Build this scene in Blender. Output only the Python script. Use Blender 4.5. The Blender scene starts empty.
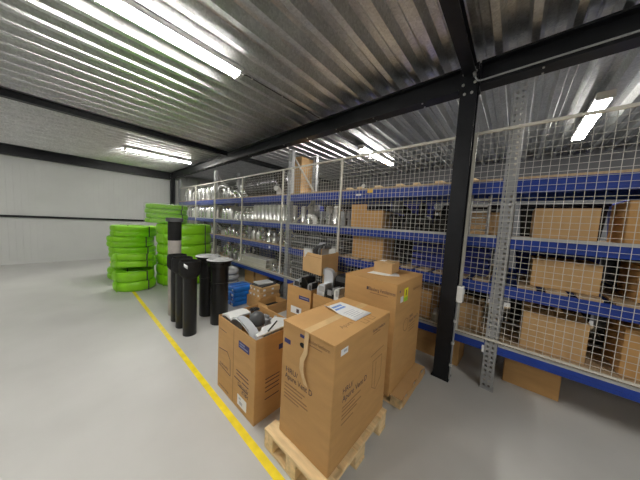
import bpy, bmesh, math, random
from mathutils import Vector, Matrix, Euler
random.seed(7)
S = bpy.context.scene
COL = S.collection
PI = math.pi
R = math.radians

# ------------------------------------------------------------------ materials
def new_mat(name):
    m = bpy.data.materials.new(name); m.use_nodes = True
    return m, m.node_tree, m.node_tree.nodes['Principled BSDF']

def mat(name, col, rough=0.5, metal=0.0, nscale=6.0, namt=0.15, bump=0.0, bscale=40.0, stretch=(1, 1, 1), rvar=0.0, spec=0.5):
    m, nt, b = new_mat(name)
    tc = nt.nodes.new('ShaderNodeTexCoord'); mp = nt.nodes.new('ShaderNodeMapping')
    mp.inputs['Scale'].default_value = stretch
    nt.links.new(tc.outputs['Object'], mp.inputs['Vector'])
    n = nt.nodes.new('ShaderNodeTexNoise'); n.inputs['Scale'].default_value = nscale
    n.inputs['Detail'].default_value = 5
    nt.links.new(mp.outputs[0], n.inputs['Vector'])
    r = nt.nodes.new('ShaderNodeValToRGB')
    r.color_ramp.elements[0].position = 0.3; r.color_ramp.elements[1].position = 0.7
    r.color_ramp.elements[0].color = [c * (1 - namt) for c in col] + [1]
    r.color_ramp.elements[1].color = [min(1, c * (1 + namt)) for c in col] + [1]
    nt.links.new(n.outputs['Fac'], r.inputs['Fac'])
    nt.links.new(r.outputs['Color'], b.inputs['Base Color'])
    b.inputs['Roughness'].default_value = rough; b.inputs['Metallic'].default_value = metal
    b.inputs['Specular IOR Level'].default_value = spec
    if rvar:
        mr = nt.nodes.new('ShaderNodeMapRange')
        mr.inputs['To Min'].default_value = max(0.03, rough - rvar); mr.inputs['To Max'].default_value = rough + rvar
        nt.links.new(n.outputs['Fac'], mr.inputs['Value']); nt.links.new(mr.outputs[0], b.inputs['Roughness'])
    if bump:
        n2 = nt.nodes.new('ShaderNodeTexNoise'); n2.inputs['Scale'].default_value = bscale
        nt.links.new(mp.outputs[0], n2.inputs['Vector'])
        bp = nt.nodes.new('ShaderNodeBump'); bp.inputs['Strength'].default_value = bump; bp.inputs['Distance'].default_value = 0.01
        nt.links.new(n2.outputs['Fac'], bp.inputs['Height']); nt.links.new(bp.outputs[0], b.inputs['Normal'])
    return m

def mat_galv(name, col, rough, vscale=30, bump=0.0):
    m, nt, b = new_mat(name)
    tc = nt.nodes.new('ShaderNodeTexCoord')
    v = nt.nodes.new('ShaderNodeTexVoronoi'); v.inputs['Scale'].default_value = vscale
    n = nt.nodes.new('ShaderNodeTexNoise'); n.inputs['Scale'].default_value = 4; n.inputs['Detail'].default_value = 4
    nt.links.new(tc.outputs['Object'], v.inputs['Vector']); nt.links.new(tc.outputs['Object'], n.inputs['Vector'])
    mx = nt.nodes.new('ShaderNodeMix'); mx.data_type = 'FLOAT'; mx.inputs[0].default_value = 0.6
    nt.links.new(v.outputs['Color'], mx.inputs[2]); nt.links.new(n.outputs['Fac'], mx.inputs[3])
    r = nt.nodes.new('ShaderNodeValToRGB')
    r.color_ramp.elements[0].position = 0.2; r.color_ramp.elements[1].position = 0.8
    r.color_ramp.elements[0].color = [c * 0.75 for c in col] + [1]
    r.color_ramp.elements[1].color = [min(1, c * 1.2) for c in col] + [1]
    nt.links.new(mx.outputs[0], r.inputs['Fac']); nt.links.new(r.outputs['Color'], b.inputs['Base Color'])
    b.inputs['Metallic'].default_value = 1.0
    mr = nt.nodes.new('ShaderNodeMapRange'); mr.inputs['To Min'].default_value = rough - 0.08; mr.inputs['To Max'].default_value = rough + 0.1
    nt.links.new(n.outputs['Fac'], mr.inputs['Value']); nt.links.new(mr.outputs[0], b.inputs['Roughness'])
    if bump:
        bp = nt.nodes.new('ShaderNodeBump'); bp.inputs['Strength'].default_value = bump; bp.inputs['Distance'].default_value = 0.01
        nt.links.new(n.outputs['Fac'], bp.inputs['Height']); nt.links.new(bp.outputs[0], b.inputs['Normal'])
    return m

def mat_emit(name, col, st):
    m, nt, b = new_mat(name)
    b.inputs['Base Color'].default_value = (*col, 1)
    b.inputs['Emission Color'].default_value = (*col, 1); b.inputs['Emission Strength'].default_value = st
    return m

def mat_film(name, col, alpha, rough=0.15):
    m, nt, b = new_mat(name)
    tc = nt.nodes.new('ShaderNodeTexCoord')
    n = nt.nodes.new('ShaderNodeTexNoise'); n.inputs['Scale'].default_value = 9; n.inputs['Detail'].default_value = 6
    n.inputs['Distortion'].default_value = 1.5
    nt.links.new(tc.outputs['Object'], n.inputs['Vector'])
    mr = nt.nodes.new('ShaderNodeMapRange'); mr.inputs['From Min'].default_value = 0.35; mr.inputs['From Max'].default_value = 0.7
    mr.inputs['To Min'].default_value = alpha * 0.3; mr.inputs['To Max'].default_value = min(1, alpha * 1.7)
    nt.links.new(n.outputs['Fac'], mr.inputs['Value']); nt.links.new(mr.outputs[0], b.inputs['Alpha'])
    b.inputs['Base Color'].default_value = (*col, 1); b.inputs['Roughness'].default_value = rough
    bp = nt.nodes.new('ShaderNodeBump'); bp.inputs['Strength'].default_value = 0.8; bp.inputs['Distance'].default_value = 0.03
    nt.links.new(n.outputs['Fac'], bp.inputs['Height']); nt.links.new(bp.outputs[0], b.inputs['Normal'])
    return m

M = {}
M['floor'] = mat('floor concrete', (0.53, 0.53, 0.515), 0.42, 0, 0.9, 0.10, 0.05, 60, rvar=0.08, spec=0.35)
M['yellow_line'] = mat('yellow floor paint', (0.88, 0.70, 0.02), 0.45, 0, 12, 0.10)
M['deck'] = mat_galv('galvanised deck', (0.74, 0.75, 0.75), 0.33, 60, 0.0)
M['deck'].node_tree.nodes['Principled BSDF'].inputs['Metallic'].default_value = 1.0
M['steel'] = mat('black steel paint', (0.009, 0.010, 0.013), 0.40, 0, 8, 0.25, 0.03, 50, spec=0.35)
M['bolt'] = mat_galv('zinc bolt', (0.75, 0.75, 0.72), 0.3)
M['wall'] = mat('white wall panel', (0.60, 0.61, 0.60), 0.5, 0, 2, 0.03)
M['hall_wall'] = mat('grey hall wall', (0.20, 0.205, 0.21), 0.6, 0, 2, 0.05)
M['dark_wall'] = mat('dark wall panel', (0.11, 0.113, 0.12), 0.6, 0, 2, 0.08)
M['blue'] = mat('blue rack paint', (0.008, 0.042, 0.30), 0.42, 0, 6, 0.12)
M['rack_galv'] = mat('rack grey steel', (0.36, 0.37, 0.38), 0.42, 0.35, 12, 0.08)
M['brace'] = mat('pale brace steel', (0.60, 0.60, 0.58), 0.45, 0, 10, 0.05)
M['fence'] = mat('cream fence paint', (0.62, 0.60, 0.53), 0.45, 0, 10, 0.05)
M['wire'] = mat('pale mesh wire', (0.54, 0.53, 0.49), 0.45, 0, 10, 0.05)
M['chip'] = mat('chipboard', (0.46, 0.34, 0.21), 0.75, 0, 60, 0.22, 0.1, 120)
M['card'] = mat('cardboard', (0.54, 0.31, 0.115), 0.72, 0, 5, 0.06, 0.06, 30, (1, 1, 4))
M['card_pale'] = mat('pale cardboard', (0.58, 0.37, 0.17), 0.72, 0, 5, 0.06, 0.06, 30)
M['card_in'] = mat('cardboard inside', (0.42, 0.27, 0.13), 0.8, 0, 6, 0.08)
M['ink'] = mat('dark ink', (0.085, 0.055, 0.06), 0.7, 0, 40, 0.2)
M['faint_ink'] = mat('faint ink', (0.30, 0.17, 0.075), 0.75, 0, 40, 0.1)
M['navy'] = mat('navy print', (0.035, 0.035, 0.15), 0.6, 0, 10, 0.1)
M['navy_text'] = mat('grey blue print', (0.22, 0.24, 0.40), 0.6, 0, 10, 0.1)
M['paper'] = mat('white paper', (0.80, 0.81, 0.82), 0.6, 0, 8, 0.02)
M['paper_print'] = mat('grey paper print', (0.45, 0.47, 0.52), 0.7, 0, 20, 0.1)
M['blue_print'] = mat('blue paper print', (0.18, 0.32, 0.68), 0.6, 0, 20, 0.15)
M['yellow_sticker'] = mat('yellow sticker', (0.88, 0.80, 0.01), 0.5, 0, 10, 0.05)
M['green_sticker'] = mat('green sticker', (0.40, 0.70, 0.06), 0.5, 0, 10, 0.05)
M['black_hole'] = mat('shadowed hole', (0.01, 0.01, 0.01), 0.9, 0, 5, 0.1)
M['tape'] = mat('packing tape', (0.72, 0.50, 0.25), 0.25, 0, 12, 0.10)
M['wood'] = mat('pallet pine', (0.80, 0.60, 0.33), 0.7, 0, 5, 0.20, 0.15, 40, (1, 6, 6))
M['wood_y'] = mat('pallet pine cross', (0.80, 0.60, 0.33), 0.7, 0, 5, 0.20, 0.15, 40, (6, 1, 6))
M['black'] = mat('black plastic', (0.006, 0.006, 0.006), 0.30, 0, 10, 0.2, 0.02, 60, spec=0.4)
M['black_matt'] = mat('black foam', (0.009, 0.009, 0.009), 0.6, 0, 20, 0.3, 0.2, 90, spec=0.3)
M['dark_grey'] = mat('dark grey plastic', (0.065, 0.068, 0.072), 0.42, 0, 12, 0.15)
M['grey'] = mat('grey plastic', (0.30, 0.31, 0.32), 0.45, 0, 8, 0.12)
M['lid_grey'] = mat('pale grey plastic', (0.42, 0.43, 0.43), 0.4, 0, 8, 0.08)
M['grey_tube'] = mat('beige grey wrap', (0.40, 0.37, 0.34), 0.5, 0, 9, 0.15, 0.1, 25)
M['green'] = mat('lime green plastic', (0.26, 0.64, 0.012), 0.36, 0, 6, 0.08)
M['film'] = mat_film('clear plastic film', (0.90, 0.93, 0.92), 0.11, 0.08)
M['grey_film'] = mat_film('grey plastic film', (0.5, 0.5, 0.5), 0.06)
M['galv'] = mat_galv('galvanised duct', (0.80, 0.81, 0.81), 0.22, 25)
M['galv_pale'] = mat_galv('pale aluminium', (0.92, 0.92, 0.91), 0.30, 15)
M['steel_grey'] = mat_galv('dull steel', (0.42, 0.43, 0.45), 0.38, 25)
M['flex'] = mat_galv('dark flexible duct', (0.13, 0.13, 0.14), 0.22, 12)
M['white_plastic'] = mat('white plastic', (0.72, 0.73, 0.71), 0.42, 0, 8, 0.04)
M['cream_plastic'] = mat('cream plastic', (0.62, 0.61, 0.53), 0.5, 0, 8, 0.05)
M['foil'] = mat('white foil board', (0.74, 0.75, 0.74), 0.38, 0.25, 6, 0.06, 0.25, 14)
M['silver'] = mat('silver foil', (0.72, 0.76, 0.80), 0.36, 0.55, 5, 0.06, 0.12, 20)
M['bright_blue'] = mat('bright blue plastic', (0.012, 0.17, 0.62), 0.32, 0, 6, 0.2, 0.3, 18)
M['dark_blue'] = mat('dark blue plastic', (0.015, 0.03, 0.28), 0.5, 0, 6, 0.2)
M['lamp'] = mat_emit('lamp diffuser', (1.0, 0.965, 0.90), 23.0)
M['lamp_body'] = mat('lamp housing', (0.70, 0.70, 0.68), 0.4, 0, 6, 0.03)
M['lab_yellow'] = mat('amber label', (0.80, 0.50, 0.05), 0.5, 0, 20, 0.1)

# ------------------------------------------------------------------ mesh helper
class MB:
    def __init__(s): s.v = []; s.f = []
    def add(s, vs, fs):
        o = len(s.v); s.v += [tuple(v) for v in vs]; s.f += [tuple(i + o for i in f) for f in fs]; return s
    def box(s, x0, x1, y0, y1, z0, z1, T=None):
        vs = [Vector(p) for p in ((x0,y0,z0),(x1,y0,z0),(x1,y1,z0),(x0,y1,z0),(x0,y0,z1),(x1,y0,z1),(x1,y1,z1),(x0,y1,z1))]
        if T is not None: vs = [T @ v for v in vs]
        return s.add(vs, [(0,3,2,1),(4,5,6,7),(0,1,5,4),(1,2,6,5),(2,3,7,6),(3,0,4,7)])
    def lathe(s, prof, n=24, T=None, closed=False):
        vs = []; fs = []
        for r, z in prof:
            for k in range(n):
                a = 2*PI*k/n; p = Vector((r*math.cos(a), r*math.sin(a), z)); vs.append(T @ p if T is not None else p)
        m = len(prof)
        for i in range(m if closed else m-1):
            j = (i+1) % m
            for k in range(n):
                l = (k+1) % n; fs.append((i*n+k, i*n+l, j*n+l, j*n+k))
        if not closed:
            if prof[0][0] > 1e-6: fs.append(tuple(reversed(range(n))))
            if prof[-1][0] > 1e-6: fs.append(tuple((m-1)*n+k for k in range(n)))
        return s.add(vs, fs)
    def tube(s, path, rad, n=12, caps=True, flat=1.0, up=Vector((0,0,1))):
        P = [Vector(p) for p in path]; rs = rad if isinstance(rad, (list, tuple)) else [rad]*len(P)
        vs = []; fs = []; prev = None
        for i, p in enumerate(P):
            t = (P[min(i+1, len(P)-1)] - P[max(i-1, 0)]).normalized()
            if prev is None:
                a = up.cross(t)
                if a.length < 0.05: a = Vector((1,0,0)).cross(t)
            else: a = prev - t*prev.dot(t)
            a.normalize(); prev = a; b = t.cross(a)
            for k in range(n):
                q = 2*PI*k/n; vs.append(p + a*math.cos(q)*rs[i] + b*math.sin(q)*rs[i]*flat)
        for i in range(len(P)-1):
            for k in range(n):
                l = (k+1) % n; fs.append((i*n+k, i*n+l, (i+1)*n+l, (i+1)*n+k))
        if caps: fs += [tuple(reversed(range(n))), tuple((len(P)-1)*n+k for k in range(n))]
        return s.add(vs, fs)
    def sweep_rect(s, path, w, t, side):           # a flat strip of width w (along side) and thickness t following path
        P = [Vector(p) for p in path]; side = Vector(side).normalized(); vs = []; fs = []
        for i, p in enumerate(P):
            d = (P[min(i+1, len(P)-1)] - P[max(i-1, 0)]).normalized(); nrm = side.cross(d).normalized()
            for a, b in ((-1,-1),(1,-1),(1,1),(-1,1)): vs.append(p + side*(w/2*a) + nrm*(t/2*b))
        for i in range(len(P)-1):
            for k in range(4):
                l = (k+1) % 4; fs.append((i*4+k, i*4+l, (i+1)*4+l, (i+1)*4+k))
        fs += [(3,2,1,0), tuple((len(P)-1)*4+k for k in range(4))]
        return s.add(vs, fs)
    def prism(s, poly, h, T=None):                 # polygon in xy, extruded in z from 0 to h
        n = len(poly); vs = [Vector((x,y,0)) for x,y in poly] + [Vector((x,y,h)) for x,y in poly]
        if T is not None: vs = [T @ v for v in vs]
        return s.add(vs, [tuple(reversed(range(n))), tuple(range(n, 2*n))] + [(i,(i+1)%n,(i+1)%n+n,i+n) for i in range(n)])
    def mesh(s, name, smooth=False, ang=38):
        me = bpy.data.meshes.new(name); me.from_pydata(s.v, [], s.f)
        b = bmesh.new(); b.from_mesh(me); bmesh.ops.recalc_face_normals(b, faces=b.faces); b.to_mesh(me); b.free()
        if smooth:
            for p in me.polygons: p.use_smooth = True
            me.set_sharp_from_angle(angle=R(ang))
        return me
    def build(s, name, m, parent=None, loc=(0,0,0), rot=(0,0,0), smooth=False, bevel=0.0, ang=38, seg=2):
        me = s.mesh(name, smooth or bevel > 0, ang); me.materials.append(M[m])
        o = bpy.data.objects.new(name, me); COL.objects.link(o)
        o.location = loc; o.rotation_euler = rot
        if parent: o.parent = parent
        if bevel:
            bv = o.modifiers.new('bevel', 'BEVEL'); bv.width = bevel; bv.segments = seg; bv.limit_method = 'ANGLE'
        return o

def tag(o, label, cat, group=None, kind=None):
    if label: o['label'] = label
    if cat: o['category'] = cat
    if group: o['group'] = group
    if kind: o['kind'] = kind
    return o
def thing(name, label, cat, loc=(0,0,0), rz=0.0, group=None, rot=None):
    o = bpy.data.objects.new(name, None); COL.objects.link(o); o.empty_display_size = 0.1
    o.location = loc; o.rotation_euler = rot if rot else (0,0,rz)
    return tag(o, label, cat, group)
def struct(o): o['kind'] = 'structure'; return o
def copy_tree(o, parent=None):
    c = o.copy(); COL.objects.link(c)
    if parent: c.parent = parent
    for ch in list(o.children): copy_tree(ch, c)
    return c
def dup(o, loc, rot=(0,0,0), scale=None, label=None, group=None, m=None):
    c = copy_tree(o); c.location = loc; c.rotation_euler = rot
    if scale is not None: c.scale = scale if isinstance(scale, (tuple, list)) else (scale,)*3
    if label: c['label'] = label
    if group: c['group'] = group
    return c
DG = None
def text(name, s, size, m, parent, origin, xdir, up, bold=0.0, align='LEFT', squash=1.0, width=None):
    cu = bpy.data.curves.new(name, 'FONT'); cu.body = s; cu.size = size; cu.offset = bold; cu.align_x = align; cu.resolution_u = 3
    t = bpy.data.objects.new(name + ' tmp', cu); COL.objects.link(t)
    bpy.context.view_layer.update()
    me = bpy.data.meshes.new_from_object(t.evaluated_get(bpy.context.evaluated_depsgraph_get()))
    bpy.data.objects.remove(t)
    x = Vector(xdir).normalized(); u = Vector(up).normalized(); z = x.cross(u)
    if width: squash = width/max(v.co.x for v in me.vertices)
    for v in me.vertices:
        p = v.co; v.co = Vector(origin) + x*(p.x*squash) + u*p.y
    me.materials.clear(); me.materials.append(M[m]); me.name = name
    o = bpy.data.objects.new(name, me); COL.objects.link(o); o.parent = parent
    return o

# ------------------------------------------------------------------ camera
cam = bpy.data.objects.new('camera', bpy.data.cameras.new('camera')); COL.objects.link(cam)
yaw, pit, rol = R(41.3155), R(-4.4759), R(3.0932)
fw = Vector((math.cos(yaw)*math.cos(pit), math.sin(yaw)*math.cos(pit), math.sin(pit)))
rt = Vector((math.sin(yaw), -math.cos(yaw), 0)); up = rt.cross(fw)
rt2 = math.cos(rol)*rt + math.sin(rol)*up; up2 = -math.sin(rol)*rt + math.cos(rol)*up
cam.matrix_world = Matrix(((rt2.x, up2.x, -fw.x, 0), (rt2.y, up2.y, -fw.y, 0), (rt2.z, up2.z, -fw.z, 1.6), (0,0,0,1)))
cam.data.sensor_width = 36; cam.data.sensor_fit = 'HORIZONTAL'; cam.data.lens = 220.68/640*36
cam.data.clip_start = 0.02; cam.data.clip_end = 100
S.camera = cam

# ------------------------------------------------------------------ room
X0, X1, Y0, Y1 = -5.0, 6.6, -6.5, 10.25
ZD = 3.2
struct(MB().box(X0, X1, Y0, Y1, -0.12, 0).build('floor', 'floor'))
deck = MB()
prof = []
y = Y0
while y < Y1 - 0.2:
    for dy, z in ((0, ZD), (0.052, ZD), (0.079, ZD+0.10), (0.132, ZD+0.10), (0.139, ZD+0.089), (0.149, ZD+0.089), (0.156, ZD+0.10), (0.205, ZD+0.10)):
        prof.append((y+dy, z))
    y += 0.232
prof.append((Y1, ZD))
n = len(prof)
deck.add([(X0, a, b) for a, b in prof] + [(X1, a, b) for a, b in prof] + [(X0, a, b+0.012) for a, b in prof] + [(X1, a, b+0.012) for a, b in prof],
         [(i, i+1, n+i+1, n+i) for i in range(n-1)] + [(2*n+i, 3*n+i, 3*n+i+1, 2*n+i+1) for i in range(n-1)]
         + [(i, 2*n+i, 2*n+i+1, i+1) for i in range(n-1)] + [(n+i, n+i+1, 3*n+i+1, 3*n+i) for i in range(n-1)])
struct(deck.build('ceiling', 'deck'))
def panel_wall(name, m, x0, x1, y0, y1, along, ztop=3.32):
    b = MB().box(x0, x1, y0, y1, 0, ztop)
    return struct(b.build(name, m))
wf = panel_wall('wall_far', 'wall', X0, X1, Y1, Y1+0.12, 'x')
rb = MB(); x = X0
while x < X1: rb.box(x, x+0.05, Y1-0.012, Y1-0.0005, 0.1, 3.19); x += 0.12
rb.build('wall_rib', 'wall', wf)
panel_wall('wall_right', 'dark_wall', X1, X1+0.12, Y0, Y1, 'y')
panel_wall('wall_left', 'hall_wall', X0-0.12, X0, Y0, Y1, 'y')
panel_wall('wall_back', 'hall_wall', X0, X1, Y0-0.12, Y0, 'x')
struct(MB().box(X0, 2.4, Y1-0.06, Y1-0.013, 1.30, 1.36).build('trim_1', 'steel'))
line = MB().box(0.797, 0.848, Y0+0.2, 9.6, 0.0004, 0.0022).build('floor_line', 'yellow_line')
tag(line, 'yellow painted line running along the grey concrete floor', 'floor marking')

# ------------------------------------------------------------------ steel frame
CX0, CX1 = 2.60, 2.735
def hsec_col(name, cy, label):
    t = thing(name, label, 'column', (2.6675, cy, 0))
    h = 0.07
    MB().box(-0.0675, -0.0565, -h, h, 0.012, ZD-0.001).box(0.0565, 0.0675, -h, h, 0.012, ZD-0.001).box(-0.0566, 0.0566, -0.005, 0.005, 0.012, ZD-0.001).build('shaft', 'steel', t)
    MB().box(-0.075, 0.075, -0.085, 0.085, 0, 0.012).build('base_plate', 'steel', t)
    for sy in (-1, 1):
        MB().box(-0.055, 0.055, sy*0.0705, sy*0.084, 2.95, 3.19).build('end_plate', 'steel', t)
        for z in (3.02, 3.12):
            MB().lathe([(0, -0.001), (0.013, -0.001), (0.013, 0.012), (0.0, 0.014)], 6, Matrix.Translation((-0.0675, sy*0.048, z)) @ Matrix.Rotation(-PI/2, 4, 'Y')).build('bolt', 'bolt', t)
    for sy in (-1, 1):
        MB().lathe([(0, -0.001), (0.013, -0.001), (0.013, 0.012), (0.0, 0.014)], 6, Matrix.Translation((-0.0675, sy*0.03, 2.93)) @ Matrix.Rotation(-PI/2, 4, 'Y')).build('bolt', 'bolt', t)
    return t
colA = hsec_col('steel_column', 0.468, 'black steel column standing in front of the mesh fence')
hsec_col('steel_column', 10.1, 'black steel column in the far corner beside the white wall')
def girder(y0, y1, label):
    t = thing('steel_girder', label, 'beam', (2.6675, (y0+y1)/2, 2.98))
    L = (y1-y0)/2
    MB().box(-0.07, 0.07, -L, L, 0.2, 0.219).box(-0.07, 0.07, -L, L, 0, 0.014).box(-0.006, 0.006, -L, L, 0.012, 0.205).build('beam_section', 'steel', t)
    k = -L + 0.35
    while k < L:
        for sx in (-1, 1):
            MB().lathe([(0, 0.003), (0.009, 0.002), (0.009, -0.008), (0, -0.009)], 6, Matrix.Translation((sx*0.045, k, 0))).build('bolt', 'bolt', t)
        k += 0.6
    return t
girder(0.553, 10.015, 'long black girder from the near column to the far corner column')
girder(-6.4, 0.383, 'black girder right of the near column')
def cross(y, x0, x1, label, h=0.1):
    t = thing('cross_beam', label, 'beam', ((x0+x1)/2, y, ZD-h)); L = (x1-x0)/2
    MB().box(-L, L, -0.05, 0.05, h-0.012, h-0.001).box(-L, L, -0.05, 0.05, 0, 0.01).box(-L, L, -0.004, 0.004, 0.009, h-0.01).build('beam_section', 'steel', t)
cross(0.468, X0+0.02, 2.595, 'black cross beam under the deck over the near column')
cross(5.46, X0+0.02, 2.595, 'black cross beam under the deck before the far ceiling lamp')
cross(10.1, X0+0.02, 2.595, 'black cross beam along the top of the white far wall', 0.27)
cross(5.46, 2.745, X1-0.02, 'black cross beam above the rack beyond the girder')
# conduit and switch on the column
t = thing('conduit', 'thin grey conduit pipe down the side of the near steel column', 'pipe', (2.64, 0.385, 0))
MB().tube([(0,0,0.0),(0,0,0.86)], 0.009, 8).build('pipe', 'grey', t, smooth=True)
for z in (0.16, 0.4, 0.64): MB().box(-0.013, 0.013, -0.012, 0.012, z, z+0.025).build('clip', 'white_plastic', t)
t = thing('switch_box', 'small white switch box on the side of the near column', 'switch', (2.645, 0.383, 0.862))
MB().box(-0.035, 0.035, -0.045, 0.012, 0, 0.17).build('housing', 'white_plastic', t, bevel=0.006)
MB().box(-0.022, 0.022, -0.052, -0.044, 0.09, 0.14).build('rocker', 'white_plastic', t, bevel=0.002)
t = thing('conduit', 'thin grey conduit along the girder right of the near column', 'pipe', (2.58, 0.0, 3.008))
MB().tube([(0,-3.0,0),(0,0.36,0),(0,0.40,0.01),(-0.004,0.42,0.05),(-0.004,0.43,0.14)], 0.008, 8).build('pipe', 'grey', t, smooth=True)
MB().tube([(-0.004,0.422,0.055),(-0.004,0.43,0.10)], 0.014, 8).build('coupling', 'bolt', t, smooth=True)

# ------------------------------------------------------------------ ceiling lamps
lamp0 = None
for i, (x, y, lab) in enumerate([(0.52, 2.385, 'nearest ceiling strip lamp, glowing, at the upper left'), (1.66, 7.3, 'far ceiling strip lamp glowing near the white wall'),
        (4.62, 2.47, 'ceiling strip lamp glowing behind the mesh fence'), (4.62, -0.6, 'added strip lamp brightening the deck over the rear rack right of the near column'),  # lamp right of the near column is added to brighten the deck
        (0.52, -2.4, 'ceiling strip lamp behind the viewer in line with the nearest'), (-2.8, 2.385, 'ceiling strip lamp over the left aisle'),
        (-2.8, -2.4, 'ceiling strip lamp over the left aisle behind the viewer'), (-2.6, 7.3, 'ceiling strip lamp in the far left of the hall'), (4.55, -2.4, 'ceiling strip lamp over the rack right of the column')]):
    if lamp0 is None:
        lamp0 = thing('ceiling_light', lab, 'lamp', (x, y, 3.12), 0, 'ceiling strip lamps')
        MB().box(-0.74, 0.74, -0.070, 0.070, 0.0225, 0.07).build('housing', 'lamp_body', lamp0, bevel=0.005)
        MB().prism([(-0.064, 0.022), (-0.056, 0.004), (-0.03, -0.006), (0.03, -0.006), (0.056, 0.004), (0.064, 0.022)], 1.44, Matrix.Translation((-0.72, 0, 0)) @ Matrix(((0,0,1,0),(1,0,0,0),(0,1,0,0),(0,0,0,1)))).build('diffuser', 'lamp', lamp0)
        for sx in (-1, 1): MB().box(sx*0.722-0.02, sx*0.722+0.02, -0.070, 0.070, -0.008, 0.022).build('end_cap', 'lamp_body', lamp0, bevel=0.003)
        for sx in (-0.5, 0.5): MB().box(sx-0.015, sx+0.015, -0.02, 0.02, 0.07, 0.0795).build('bracket', 'bolt', lamp0)
    else:
        dup(lamp0, (x, y, 3.12), label=lab)
t = thing('ceiling_cable', 'thin dark cable running from the nearest ceiling lamp to the girder', 'cable', (1.29, 2.40, 3.17))
MB().tube([(0,0,0),(0.05,0,0.02),(0.3,0.0,0.022),(0.8,0.0,0.022),(1.28,0.0,0.022)], 0.006, 6).build('wire', 'dark_grey', t)
for x in (0.12, 0.55, 1.0): MB().box(x-0.008, x+0.008, -0.012, 0.012, 0.012, 0.0295).build('clip', 'bolt', t)

# ------------------------------------------------------------------ rack
UY = [-3.12, 0.08, 3.28, 6.56, 9.7]
RX0, RX1 = 2.77, 3.50
LV = [0.50, 1.11, 1.565, 2.12]
BH = [0.105, 0.13, 0.115, 0.145]
def make_rack(dx, label, ztop, nlev):
    rack = thing('pallet_rack', label, 'rack', (3.135+dx, 3.25, 0))
    def rk(b, name, m, **k):
        o = b.build(name, m, rack, **k); o.location = (-3.135, -3.25, 0); return o
    def upright(x0, x1, yc, ztop, m):
        b = MB(); w = 0.05; tk = 0.004
        # punched channel: face strips with gaps between the holes
        fx = x0 if m > 0 else x1-tk
        for a, c in ((-w, -0.031), (-0.011, 0.011), (0.031, w)): b.box(fx, fx+tk, yc+a, yc+c, 0.005, ztop)
        z = 0.005
        while z < ztop:
            b.box(fx+0.0004, fx+tk-0.0004, yc-0.0315, yc-0.0105, z, min(z+0.028, ztop)); b.box(fx+0.0004, fx+tk-0.0004, yc+0.0105, yc+0.0315, z, min(z+0.028, ztop)); z += 0.05
        b.box(x0+tk*0.5, x1-tk*0.5, yc-w, yc-w+tk, 0.005, ztop).box(x0+tk*0.5, x1-tk*0.5, yc+w-tk, yc+w, 0.005, ztop)
        rk(b, 'upright', 'rack_galv')
        rk(MB().box(x0-0.012, x1+0.012, yc-0.06, yc+0.06, 0, 0.006), 'foot_plate', 'rack_galv')
    for yc in UY:
        upright(RX0, RX0+0.07, yc, ztop, 1); upright(RX1-0.07, RX1, yc, ztop+0.06, -1)
        zs = [0.25, 0.85, 1.45, 2.05, 2.9]; 
        for i, (za, zb) in enumerate([(0.25, 0.85), (0.85, 1.45), (1.45, 2.05), (2.25, 2.85)][:nlev]):
            p, q = ((RX0+0.05, yc, za), (RX1-0.05, yc, zb)) if i % 2 == 0 else ((RX0+0.05, yc, zb), (RX1-0.05, yc, za))
            rk(MB().tube([p, q], 0.019, 6), 'brace', 'brace')
    for bi in range(4):
        ya, yb = UY[bi]+0.05, UY[bi+1]-0.05
        for li, z in enumerate(LV[:nlev]):
            h = BH[li]
            for x0 in (RX0-0.0005, RX1-0.0395):
                b = MB().box(x0, x0+0.04, ya+0.004, yb-0.004, z-h, z-0.022)
                if x0 < 3: b.box(x0-0.004, x0, ya+0.004, yb-0.004, z-h*0.35, z-h*0.22).box(x0-0.004, x0, ya+0.004, yb-0.004, z-h*0.78, z-h*0.65)
                rk(b, 'beam', 'blue')
                rk(MB().box(x0+(-0.004 if x0 < 3 else 0.004), x0+0.04, ya-0.0, ya+0.0035, z-h-0.04, z), 'beam_connector', 'blue')
            if li in (1,) and bi in (0, 1):
                y = ya + 0.03
                while y < yb - 0.16:
                    rk(MB().box(RX0+0.001, RX1-0.001, y, y+0.13, z-0.021, z), 'shelf_plank', 'chip'); y += 0.19
            else:
                rk(MB().box(RX0+0.001, RX1-0.001, ya+0.006, yb-0.006, z-0.021, z), 'shelf_board', 'chip' if li else 'chip')
            if li in (0, 2):   # pale steel edge lip
                rk(MB().box(RX0-0.006, RX0+0.0008, ya+0.006, yb-0.006, z-0.024, z+0.004), 'shelf_lip', 'lid_grey')
make_rack(0, 'long blue and grey pallet rack behind the mesh fence', 2.93, 4)
make_rack(0.79, 'added blue pallet rack behind the front rack that keeps shelf gaps dark', 2.05, 3)  # rear rack is added so the gaps between front shelves stay dark
def add_filler_bin(x, y, z, w, d, h, label, m):  # added bins that darken the view between the front shelves
    t = thing('dark_filler_bin', label, 'bin', (x, y, z), 0, 'bins added on the rear rack to darken shelf gaps')
    MB().prism([(-d/2+0.03, 0), (d/2-0.03, 0), (d/2, h*0.93), (-d/2, h*0.93)], w, Matrix.Translation((-w/2, 0, 0)) @ Matrix(((0,0,1,0),(1,0,0,0),(0,1,0,0),(0,0,0,1)))).build('tub', m, t, bevel=0.008)
    MB().box(-w/2-0.012, w/2+0.012, -d/2-0.012, d/2+0.012, h*0.9305, h).build('lid', m, t, bevel=0.008)
    MB().box(-w/2-0.012, -w/2-0.001, -0.08, 0.08, h*0.6, h*0.68).build('handle', m, t, bevel=0.003)
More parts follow.
